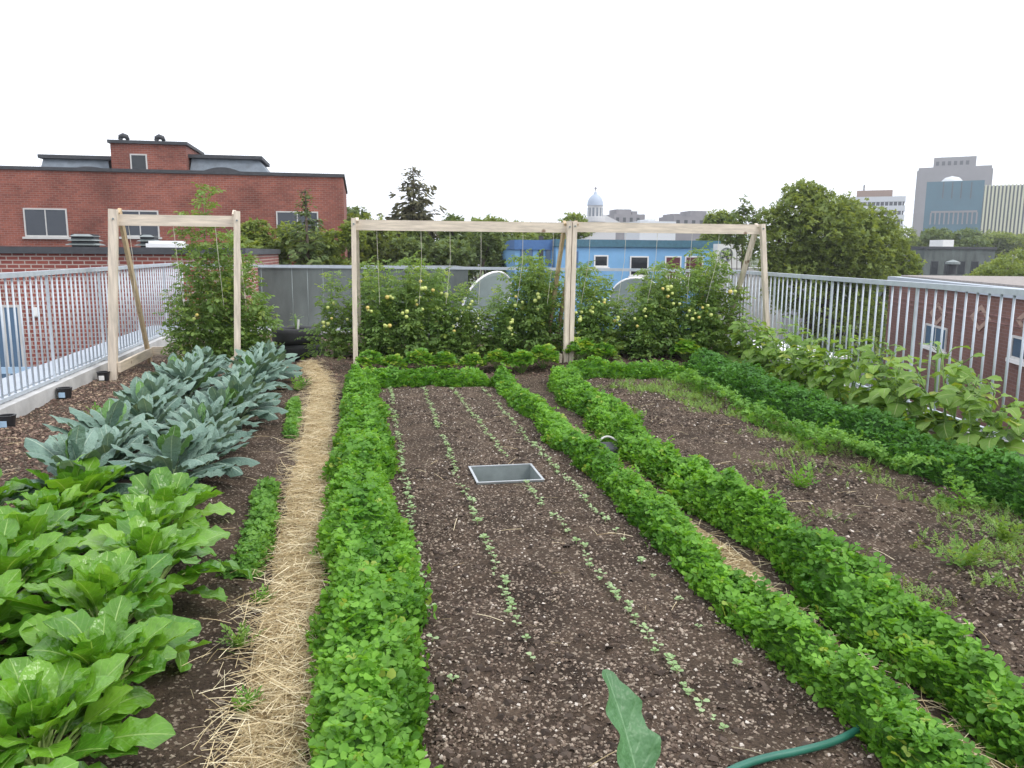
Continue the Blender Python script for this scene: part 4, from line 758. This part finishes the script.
p = at(727, 258, 44); t = thing('air_conditioner', 'white air conditioner with a round fan at the right end of the blue house', 'air conditioner', (p.x, 44, p.z-.55)); MB().box(-.75, .75, -.3, .3, 0, 1.35).build('case', 'white_paint', t)
MB().lathe([(.40, 0), (.40, .05), (.34, .05), (.34, 0)], n=20, closed=True).build('fan_ring', 'dull_metal', t, (-.2, -.302, .75)).rotation_euler = (R(90), 0, 0)
b = MB()
for k in range(5): b.bar((0, 0, .02), (.33*cos(k*1.257), .33*sin(k*1.257), .02), .14, .01)
o = b.build('fan', 'dark_coping', t, (-.2, -.305, .75)); o.rotation_euler = (R(90), 0, 0); MB().box(-.85, 3.5, -.35, 1.4, -9.0, -.003).build('plinth', 'concrete', t)
# brick building beyond the right railing
A = Vector((16.3, 22.54)); B = Vector((12.9, 13.7)); dv = (B-A).normalized(); Lw = (B-A).length+9; ang = math.atan2(dv.y, dv.x); ztp = .76
rr = thing('brick_building', 'dark red brick building with pale flashing beyond the right railing', 'building', (A.x, A.y, G0), ang)
# local x runs along the wall towards the viewer, the wall face looks to local -y
MB().box(0, Lw, 0, 14, 0, ztp-G0).build('wall', 'brown_brick', rr); ztp += .20; MB().box(-.08, Lw, -.06, 14, ztp-G0-.197, ztp-G0).build('flashing', 'white_flashing', rr); MB().box(.2, Lw-.1, .25, 13.8, ztp-G0+.003, ztp-G0+.05).build('roof', 'gravel_roof', rr)
MB().box(-.02, Lw, -.02, -.003, ztp-G0-.62, ztp-G0-.59).box(-.02, Lw, -.02, -.003, ztp-G0-.76, ztp-G0-.73).build('band', 'band_brick', rr)
def onwall(px, py):
    d = ray(px, py); n = Vector((dv.y, -dv.x)); n = n if True else n; t_ = A.dot(n)/(d[0]*n.x+d[1]*n.y); P = Vector((d[0]*t_, d[1]*t_)); return (P-A).dot(dv), EYE+d[2]*t_-G0
for a, b_, c, d in ((927, 323, 946, 352), (1014, 335, 1046, 368)):
    p, q = onwall(a, b_), onwall(c, d); window(rr, (p[0]+q[0])/2, (p[1]+q[1])/2, abs(q[0]-p[0]), p[1]-q[1], 0, 'frame_grey', 'pale_pane', 1, 'white_paint')
for a, b_ in ((938, 314), (981, 318), (1030, 322)):
    p = onwall(a, b_); s_ = .30; b = MB(); ou = [(s_*2, 0), (0, s_), (-s_*2, 0), (0, -s_)]; inn = [(x*.6, y*.6) for x, y in ou]
    vs = [(x, -.02, z) for x, z in ou]+[(x, -.02, z) for x, z in inn]+[(x, -.003, z) for x, z in ou]; b.add(vs, [(i, (i+1) % 4, 4+(i+1) % 4, 4+i) for i in range(4)]+[(8+i, 8+(i+1) % 4, (i+1) % 4, i) for i in range(4)]); b.build('diamond', 'tan_brick', rr, (p[0], 0, p[1]))
p = at(952, 271, 23.5); t = thing('roof_vent', 'small capped vent on the roof of the right brick building', 'roof vent', (p.x, 23.5, ztp+.045)); MB().tube([(0, 0, 0), (0, 0, .32)], .13, 12).build('pipe', 'dark_coping', t); MB().lathe([(0, .48), (.22, .40), (.22, .33), (0, .33)], n=16).build('cap', 'dull_metal', t)
# dark building among the trees
Y = 70; b_ = thing('dark_building', 'dark brown building between the big tree and the right hand trees', 'building', (0, Y, G0)); p, q = at(925, 249, Y), at(982, 251, Y); MB().box(p.x, q.x+1.5, 0, 9, 0, p.z-G0).build('wall', 'dark_wall', b_)
MB().box(p.x-.1, q.x+1.6, -.1, 9.1, p.z-G0+.003, p.z-G0+.25).build('coping', 'dark_coping', b_)
for k in range(4): window(b_, p.x+1.2+1.5*k, p.z-G0-1.8, .8, 1.3, 0, 'dark_coping', 'pane', 0, None)
MB().box(p.x+2, p.x+3.2, .1, 2, p.z-G0+.253, p.z-G0+.9).build('roof_hut', 'white_paint', b_)
# towers
def slabs(parent, x0, x1, y0, y1, z0, z1, rows, cols, m_glass, m_frame, fw=.35, fh=.4):
    MB().box(x0+.3, x1-.3, y0+.3, y1-.3, z0, z1-.1).build('glazing', m_glass, parent); b = MB()
    for k in range(rows+1): z = z0+(z1-z0)*k/rows; b.box(x0, x1, y0, y1, z-(z1-z0)/rows*fh*.5, min(z1, z+(z1-z0)/rows*fh*.5))
    b.build('floor_band', m_frame, parent); b = MB()
    for k in range(cols+1):
        x = x0+(x1-x0)*k/cols; b.box(x-(x1-x0)/cols*fw*.5, x+(x1-x0)/cols*fw*.5, y0-.08, y1+.08, z0, z1)
    nd = max(2, int((y1-y0)/((x1-x0)/cols)))
    for k in range(nd+1):
        y = y0+(y1-y0)*k/nd; b.box(x0-.08, x1+.08, y-.4, y+.4, z0, z1)
    b.build('pier', m_frame, parent)
def facing(name, lab, cat, px, D):
    d = ray(px, 200); h_ = math.hypot(d[0], d[1]); d = (d[0]/h_, d[1]/h_); k = D/(d[0]*_f[0]+d[1]*_f[1])*cos(pit)
    t = thing(name, lab, cat, (d[0]*k, d[1]*k, G0), -math.atan2(d[0], d[1])); u = Vector((d[1], -d[0]))
    def Q(qx, qy):                                # pixel onto the front wall plane: local x, local z
        r_ = ray(qx, qy); tt = k/(r_[0]*d[0]+r_[1]*d[1]); return r_[0]*tt*u.x+r_[1]*tt*u.y, EYE+r_[2]*tt-G0
    return t, Q
tw, Q = facing('concrete_tower', 'tall grey concrete tower with a stepped top at the right', 'tower', 958, 450)
p, q, r1, r2 = Q(919, 168), Q(992, 166), Q(934, 157), Q(977, 156)
slabs(tw, p[0], q[0], 0, 30, 0, p[1]-1.6, 14, 9, 'dark_coping', 'tower_concrete', .42, .48); MB().box(p[0]-.2, q[0]+.2, -.2, 30.2, p[1]-1.6, p[1]).build('parapet', 'tower_concrete', tw)
MB().box(r1[0], r2[0], 4, 26, p[1]+.01, r1[1]).build('upper_block', 'tower_concrete', tw); b = MB(); [b.box(r1[0]+1.2+2.9*k, r1[0]+2.8+2.9*k, 3.7, 3.99, p[1]+1.2, p[1]+3.4) for k in range(int((r2[0]-r1[0]-1.5)/2.9))]; b.build('upper_window', 'dark_coping', tw)
b = MB()
for k in range(8): b.box(p[0]+1.5+k*4.4, p[0]+3.6+k*4.4, -.24, -.21, p[1]-4.6, p[1]-2.8)
b.build('top_window', 'frame_grey', tw)
tw, Q = facing('glass_building', 'dark blue glass office block with cream vertical fins on its right half', 'building', 985, 350)
p, q, r1 = Q(927, 182), Q(985, 180), Q(1050, 183)
MB().box(p[0], q[0], 0, 20, 0, q[1]).build('glass_wall', 'tower_glass_blue', tw); b = MB()
for px in (944, 953, 962, 972): x, z = Q(px, 182); b.box(x-.25, x+.25, -.15, -.01, z-7, z)
b.build('fin', 'fin_dark', tw); a1, a2 = Q(931, 213), Q(976, 224)
MB().box(a1[0], a2[0], -.3, -.01, a1[1], a1[1]+.8).build('ledge', 'tower_concrete', tw); b = MB()
for k in range(11): x = a1[0]+(a2[0]-a1[0])*k/10; b.box(x-.3, x+.3, -.3, -.01, a2[1], a1[1]-.01)
b.build('mullion', 'tower_concrete', tw)
MB().box(q[0]+.05, r1[0], .5, 20, 0, r1[1]-.4).build('finned_wing', 'fin_dark', tw); b = MB(); n = 17
for k in range(n): x = q[0]+.3+(r1[0]-q[0])*k/n; b.box(x, x+.72, -.3, .49, 8, r1[1])
b.build('cream_fin', 'fin_cream', tw)
x, z = Q(951, 182); MB().lathe([(4.6, 0), (4.2, 1.6), (2.8, 3.0), (0, 3.7)], n=20).build('skylight_dome', 'white_tower', tw, (x, 10, z-.4), smooth=True)
tw, Q = facing('white_building', 'white office block with long window bands rising behind the big tree', 'building', 878, 300)
p, q = Q(846, 194), Q(906, 196); MB().box(p[0]+.4, q[0]-.4, .4, 15, 0, q[1]).build('glazing', 'pale_pane', tw); b = MB()
for k in range(10): z = q[1]-3.3*k; b.box(p[0], q[0], 0, 15.4, z-1.9, z)
b.build('floor_band', 'white_tower', tw); b = MB()
for k in range(13): x = p[0]+1.5+k*(q[0]-p[0]-2)/12.5; b.box(x, x+.3, -.1, .6, 0, q[1]-2)
b.build('pier', 'white_tower', tw)
p2, q2 = Q(857, 188), Q(893, 190); MB().box(p2[0], q2[0], 2, 12, q[1]+.01, q2[1]+.2).build('roof_house', 'tan_brick', tw); m_ = Q(864, 186); MB().tube([(m_[0], 5, q2[1]), (m_[0], 5, q2[1]+2.5)], .25, 6).build('mast', 'dark_coping', tw)
# church
Y = 300; ch = thing('church', 'distant domed church with a pediment and slim corner turrets', 'church', (88.8, Y, G0)); P = lambda px, py: (at(px, py, Y).x-88.8, at(px, py, Y).z-G0)
MB().box(P(570, 0)[0], P(622, 0)[0], 0, 30, 0, P(600, 222)[1]).build('nave', 'church_stone', ch)
l, r_, tp = P(585, 223), P(621, 223), P(604, 214.5); MB().add([(l[0], -.4, l[1]), (r_[0], -.4, r_[1]), (tp[0], -.4, tp[1]), (l[0], 25, l[1]), (r_[0], 25, r_[1]), (tp[0], 25, tp[1])], [(0, 1, 2), (5, 4, 3), (0, 2, 5, 3), (1, 4, 5, 2)]).build('pediment', 'church_stone', ch)
cx = P(600.8, 0)[0]; zb, zd, zk = P(0+595, 219)[1], P(595, 206)[1], P(595, 192)[1]
MB().lathe([(4.0, 0), (4.0, zb-P(600, 222)[1]+.6), (2.8, zb-P(600, 222)[1]+.7), (2.8, zd-P(600, 222)[1]), (3.25, zd-P(600, 222)[1]+.2)], n=24).build('drum', 'church_stone', ch, (cx, 1, P(600, 222)[1]))
MB().lathe([(3.05, 0), (2.95, 1.3), (2.45, 2.7), (1.4, 3.8), (.65, 4.2), (.6, 4.9), (0, 5.3)], n=24).build('dome', 'dome_blue', ch, (cx, 1, zd+.2), smooth=True); MB().lathe([(.1, 0), (.15, .9), (.55, 1.3), (.15, 1.8), (0, 2.2)], n=10).build('finial', 'far_stone', ch, (cx, 1, zd+5.3))
b = MB()
for k in range(12): a = 2*pi*k/12; b.bar((2.82*cos(a), 2.82*sin(a), .8), (2.82*cos(a), 2.82*sin(a), 4.0), .75, .12, (cos(a), sin(a), 0))
b.build('drum_window', 'slate', ch, (cx, 1, zb+.2))
for px in (576, 581.5): q_ = P(px, 222); MB().lathe([(.85, -6), (.85, 2.0), (.95, 2.1), (.5, 2.9), (0, 4.6)], n=8).build('turret', 'far_stone', ch, (q_[0], 3, q_[1]-.3))
def farblock(lab, px0, px1, py, Y, m, steps):
    t = thing('far_building', lab, 'building', (0, Y, G0)); p, q = at(px0, py, Y), at(px1, py, Y); MB().box(p.x, q.x, 0, 15, 0, p.z-G0).build('wall', m, t)
    for (a, c, py2) in steps: u, v = at(a, py2, Y), at(c, py2, Y); MB().box(u.x, v.x, 2, 12, p.z-G0+.01, u.z-G0).build('roof_block', m, t)
    b = MB()
    for k in range(int((q.x-p.x)/3)): b.box(p.x+1+k*3, p.x+2.3+k*3, -.06, -.01, p.z-G0-3.2, p.z-G0-1.4)
    b.build('window', 'pane', t)
farblock('distant greyish brown block just right of the domed church', 614, 645, 214, 330, 'far_stone', [(618, 633, 209), (634, 639, 211)])
farblock('distant dark stepped block above the right trellis beam', 674, 709, 216, 280, 'far_stone', [(693, 709, 210.5), (675, 683, 213.5)])
farblock('distant white roofed block between the two dark blocks', 640, 676, 221, 250, 'white_tower', [(650, 658, 219)])

# ------------------------------------------------------------------ trees
LEAF = merge([T([(0, 0, 0), (-.35, .4, .1), (0, 1, -.05), (.35, .4, .1)], [(0, 0), (1, .5), (0, 1), (1, .5)], [(0, 3, 2, 1)])])
SPRAY = merge([place(LEAF, a, b, c, (x, y, z), .75) for a, b, c, x, y, z in ((0, .1, 0, 0, .1, 0), (1.2, -.2, .3, .1, .0, .05), (-1.1, -.1, -.3, -.1, .05, 0), (2.4, .2, .2, .1, -.1, .1), (3.8, -.3, 0, -.1, -.1, -.05))])
def tree(name, lab, base, blobs, n, ls, m, trunk_r=.25, seed=0, gap=.36, group='trees beyond the roof', rise=None):
    r = np.random.default_rng(seed); base = Vector(base); t = thing(name, lab, 'tree', base, 0, group); sb = MB(); g = Geo(); vol = np.array([a[3]*a[4]*a[5] for a in blobs])**.67; vol = vol/vol.sum()
    tb_ = np.average(np.array([b[:3] for b in blobs]), 0, vol); top = Vector((tb_[0], tb_[1], tb_[2]))
    sb.tube([(0, 0, -.3), (top.x*.3, top.y*.3, top.z*.45), (top.x, top.y, top.z)], [trunk_r, trunk_r*.8, trunk_r*.3], 8)
    for (bx, by, bz, rx, ry, rz), q in zip(blobs, vol):
        sb.tube([(top.x*.3, top.y*.3, top.z*.45), (bx*.6+top.x*.15, by*.6+top.y*.15, bz*.75), (bx, by, bz), (bx+rx*.3, by, bz+rz*.6)], [trunk_r*.5, min(trunk_r*.35, rx*.14), min(trunk_r*.2, rx*.07), .01], 6)
        k = int(n*q*2.2); d = r.normal(0, 1, (k, 3)); d /= np.linalg.norm(d, axis=1)[:, None]; rad = r.uniform(.25, 1, k)**.45*(1+.18*r.normal(0, 1, k)*.6)
        p = d*rad[:, None]*np.array((rx, ry, rz)); w = p+np.array((bx, by, bz)); sc = 1.6/max(.6, min(rx, rz))
        dens = .5*vn(w[:, 0]*sc+w[:, 2]*.7, w[:, 1]*sc-w[:, 2]*sc, seed)+.5*vn(w[:, 0]*sc*2.3, w[:, 2]*sc*2.3+w[:, 1], seed+3); ok = dens > gap; w = w[ok][:int(n*q)]; k = len(w); dd = dens[ok][:k]
        g.inst(SPRAY, euler(r.uniform(0, 6.28, k), r.normal(-.2, .5, k), r.normal(0, .5, k)), w, r.uniform(.6, 1.3, k)*ls, np.clip(.1+r.uniform(0, .5, k)+.9*(dd-.45), 0, .95))
    g.build('crown', m, t); sb.build('trunk', 'bark', t, smooth=True); return t
def rb_(n, c, s, r0, seed, zs=1.0):
    r = random.Random(seed); return [(c[0]+r.gauss(0, s[0]), c[1]+r.gauss(0, s[1]), c[2]+r.gauss(0, s[2]), r0*r.uniform(.7, 1.3), r0*r.uniform(.7, 1.2), r0*zs*r.uniform(.6, 1.1)) for _ in range(n)]
Y = 38; c = at(838, 280, Y); trnd = random.Random(11); bx_ = lambda px, py, rx, rz: (at(px, py, Y).x-c.x, trnd.uniform(-.7, .7), at(px, py, Y).z-G0, rx, rx, rz)
tree('broadleaf_tree', 'large spreading yellow-green tree behind the right railing', (c.x, Y, G0), [bx_(*a) for a in ((838, 245, 2.6, 2.0), (802, 212, 1.4, 1.1), (808, 192, .95, .65), (787, 245, 1.4, 1.5), (825, 212, 1.4, 1.0), (848, 216, 1.2, .9), (866, 228, 1.3, 1.0), (886, 246, 1.2, 1.0), (904, 264, 1.0, .8), (850, 270, 2.6, 1.5), (790, 285, 1.6, 1.6), (900, 290, 1.0, 1.2), (840, 330, 2.4, 2.2), (776, 222, .9, .9), (814, 196, .9, .6), (818, 232, 1.9, 1.4), (795, 262, 1.6, 1.2))], 19000, .20, 'tree_leaf', .35, 3, .33)
c = at(745, 260, 36); tree('young_tree', 'thin open young tree left of the big tree', (c.x, 36, G0), [(at(a, b_, 36).x-c.x, random.uniform(-.4, .4), at(a, b_, 36).z-G0, w, w, h) for a, b_, w, h in ((747, 205, .3, .5), (740, 222, .5, .5), (755, 215, .4, .5), (733, 235, .6, .5), (750, 245, .8, .9))], 420, .22, 'deep_tree_leaf', .07, 5, .42)
c = at(720, 240, 60); tree('broadleaf_tree', 'small rounded tree above the right end of the blue house', (c.x, 60, G0), [(at(a, b_, 60).x-c.x, 0, at(a, b_, 60).z-G0, w, w, h) for a, b_, w, h in ((717, 222, 1.0, .9), (728, 226, 1.0, .9), (722, 250, 2.0, 2.2))], 1500, .4, 'tree_leaf', .2, 6, .38)
for i, (px, py, Y, w, h, n, lab, m) in enumerate(((1000, 275, 50, 3.2, 1.6, 3000, 'dark green tree mass at the right picture edge', 'tree_leaf'), (1030, 255, 55, 3.0, 2.0, 2600, 'tree reaching in from the right picture edge', 'tree_leaf'), (965, 240, 110, 4.5, 2.2, 2200, 'dark rounded tree in front of the blue glass office block', 'deep_tree_leaf'), (925, 236, 120, 5.0, 2.6, 2200, 'pale green tree left of the blue glass office block', 'tree_leaf'), (1003, 238, 130, 5.0, 2.0, 1800, 'low tree in front of the cream finned facade', 'tree_leaf'))):
    c = at(px, py, Y); r = random.Random(200+i); tree('broadleaf_tree', lab, (c.x, Y, G0), [(r.gauss(0, w*.55), r.gauss(0, w*.3), c.z-G0+r.gauss(-h*.2, h*.35)-(h*.8 if k > 4 else 0), w*.55, w*.5, h*.6) for k in range(8)], int(n*1.5), .24 if Y < 60 else .45, m, .3, 20+i, .34)
for i, (px, py, Y, w, h, n, lab, m) in enumerate(((372, 245, 40, 1.8, 1.6, 1900, 'leafy tree behind the left post of the middle trellis', 'tree_leaf'), (452, 250, 42, 1.6, 1.6, 1700, 'rounded tree just right of the tall spruce', 'deep_tree_leaf'), (500, 232, 55, 2.6, 1.5, 2100, 'pale feathery tree crown above the middle trellis beam', 'tree_leaf'), (540, 228, 62, 2.2, 1.2, 1500, 'tree crown over the left end of the blue house', 'tree_leaf'), (497, 258, 50, 2.6, 1.6, 1900, 'dark tree left of the blue house below the beam', 'deep_tree_leaf'), (265, 250, 29, 1.2, .9, 1300, 'bushy tree top before the red brick wall right of the small trellis', 'tree_leaf'), (325, 252, 30, 1.2, .9, 1300, 'bushy tree top before the right corner of the red brick building', 'tree_leaf'), (350, 232, 48, 1.2, 1.2, 900, 'dark tree at the right corner of the red brick building', 'deep_tree_leaf'), (420, 262, 38, 2.0, 1.1, 1500, 'low tree at the foot of the tall spruce', 'deep_tree_leaf'), (205, 262, 27, 1.2, .6, 700, 'bush behind the low brick roof and tall tomato plant', 'tree_leaf'))):
    c = at(px, py, Y); r = random.Random(300+i); tree('broadleaf_tree', lab, (c.x, Y, G0), [(r.gauss(0, w*.5), r.gauss(0, w*.3), c.z-G0+r.gauss(0, h*.4)-(h*.9 if k > 4 else 0), w*.5, w*.5, h*.55) for k in range(8)], int(n*1.7), .19 if Y < 35 else .25, m, .2, 40+i, .34)
NEED = merge([place(LEAF, a, -.3, 0, (0, .14*k, -.02*k*k*.3), s_) for k in range(5) for a, s_ in ((.7, .38), (-.7, .38))]+[place(LEAF, 0, -.3, 0, (0, .6, -.1), .4)])
def conifer(lab, px, ptop, Y, r0, m='needle', seed=0, n=20, droop=-.25, zlow=4.5, nsc=1.0):
    r = np.random.default_rng(seed); c = at(px, ptop, Y); H_ = c.z-G0; t = thing('spruce_tree', lab, 'tree', (c.x, Y, G0), 0, 'trees beyond the roof'); sb = MB(); g = Geo(); sb.tube([(0, 0, -.3), (.05, 0, H_*.5), (0, 0, H_)], [.22, .13, .02], 8)
    z = zlow
    while z < H_-.1:
        f = (H_-z)/(H_-zlow); 
        for k in range(int(r.integers(5, 8))):
            a = r.uniform(0, 6.28); Lb = (r0*f**.74+.06)*r.uniform(.5, 1.15); tip = np.array((-sin(a)*Lb, cos(a)*Lb, z+Lb*r.uniform(-.25, .15))); b0 = np.array((0, 0, z)); mid = b0*.5+tip*.5+np.array((0, 0, -.06*Lb)); tip2 = tip+np.array((-sin(a)*.1, cos(a)*.1, .12*Lb))
            sb.tube([b0, mid, tip2], [.03*f+.006, .02*f+.005, .004], 5); kk = max(5, int(Lb*n)); ns_ = .11+.30*min(1, f*3.2); u = r.uniform(.12, 1.05, kk)[:, None]; pp_ = (1-u)**2*b0+2*u*(1-u)*mid+u*u*tip2+r.normal(0, .05, (kk, 3)); g.inst(NEED, euler(a+r.normal(0, .7, kk), r.normal(droop, .3, kk), r.normal(0, .5, kk)), pp_, r.uniform(.8, 1.35, kk)*ns_*nsc, r.random(kk))
        z += r.uniform(.24, .42)*(.45+.55*f)
    g.build('crown', m, t); sb.build('trunk', 'bark', t, smooth=True)
conifer('tall dark brownish spruce rising above the middle trellis beam', 413, 166, 45, 4.3, 'needle', 1, 13)
conifer('small slim conifer in front of the right window of the red brick building', 305, 189, 27, 1.2, 'deep_tree_leaf', 2, 22, zlow=6.5, nsc=.55)
# far-off city greenery and ground
x = rng.uniform(-500, 900, 5200); y = rng.uniform(180, 900, 5200); z = G0+rng.uniform(1, 9, 5200); k = ~((x > 330) & (x < 400) & (y > 440) & (y < 490)) & ~((x > 255) & (x < 345) & (y > 340) & (y < 385)) & ~((x > 60) & (x < 230) & (y > 235) & (y < 350)); x, y, z = x[k], y[k], z[k]; n = len(x); g = Geo()
g.inst(SPRAY, euler(rng.uniform(0, 6.28, n), rng.normal(0, .5, n), rng.normal(0, .5, n)), np.stack([x, y, z], 1), rng.uniform(3, 6, n), rng.random(n)*.8)
props(g.build('far_woods', 'deep_tree_leaf'), 'distant city greenery stretching to the horizon', 'woods', kind='stuff')
props(MB().add([(-1400, -1400, G0-.004), (1400, -1400, G0-.004), (1400, 1400, G0-.004), (-1400, 1400, G0-.004)], [(0, 1, 2, 3)]).build('ground', 'asphalt'), kind='structure')

hm = bpy.data.materials.new('haze'); hm.use_nodes = True; hn = hm.node_tree; hn.nodes.remove(hn.nodes['Principled BSDF']); pv = N(hn, 'ShaderNodeVolumePrincipled'); pv.inputs['Color'].default_value = (.93, .96, 1, 1); pv.inputs['Density'].default_value = .00055; pv.inputs['Anisotropy'].default_value = .3
L(hn, pv.outputs[0], hn.nodes['Material Output'].inputs['Volume']); M['haze'] = hm
props(MB().box(-1450, 1450, -1450, 1450, G0-1, 72).build('haze', 'haze'), 'thin pale haze filling the air over the city', 'haze', kind='stuff')

# ------------------------------------------------------------------ light
w = bpy.data.worlds.new('World'); S.world = w; w.use_nodes = True; nt = w.node_tree; bg = nt.nodes['Background']
SE, SA = R(52), R(125)                            # sun elevation, azimuth clockwise from +Y
sk = N(nt, 'ShaderNodeTexSky', sky_type='NISHITA', sun_disc=False, sun_elevation=SE, sun_rotation=SA, dust_density=3.0, air_density=1.0)
mx = N(nt, 'ShaderNodeMix', data_type='RGBA'); mx.inputs[0].default_value = .80; L(nt, sk.outputs[0], mx.inputs[6])
tc = N(nt, 'ShaderNodeTexCoord'); nz = N(nt, 'ShaderNodeTexNoise', Scale=1.6, Detail=5.0); L(nt, tc.outputs['Generated'], nz.inputs['Vector'])
cr_ = ramp(nt, [(.3, (.93, .95, 1.0)), (.7, (1, 1, 1))]); L(nt, nz.outputs[0], cr_.inputs[0]); ml = N(nt, 'ShaderNodeMix', data_type='RGBA', blend_type='MULTIPLY'); ml.inputs[0].default_value = 1; L(nt, cr_.outputs[0], ml.inputs[6]); ml.inputs[7].default_value = (11.5, 11.7, 12.2, 1)
L(nt, ml.outputs[2], mx.inputs[7]); L(nt, mx.outputs[2], bg.inputs['Color']); bg.inputs['Strength'].default_value = .125
sl = bpy.data.lights.new('sun', 'SUN'); sl.energy = 1.3; sl.angle = R(16); sl.color = (1, .96, .9); so = bpy.data.objects.new('sun', sl); COL.objects.link(so)
sd = Vector((sin(SA)*cos(SE), cos(SA)*cos(SE), sin(SE))); so.rotation_euler = sd.to_track_quat('Z', 'Y').to_euler(); so.location = (0, 0, 60)
S.view_settings.view_transform = 'Standard'; S.view_settings.look = 'None'; S.view_settings.exposure = .4; S.view_settings.gamma = 1
S.render.engine = 'CYCLES'; S.cycles.max_bounces = 6; S.cycles.transparent_max_bounces = 4; S.cycles.use_denoising = True
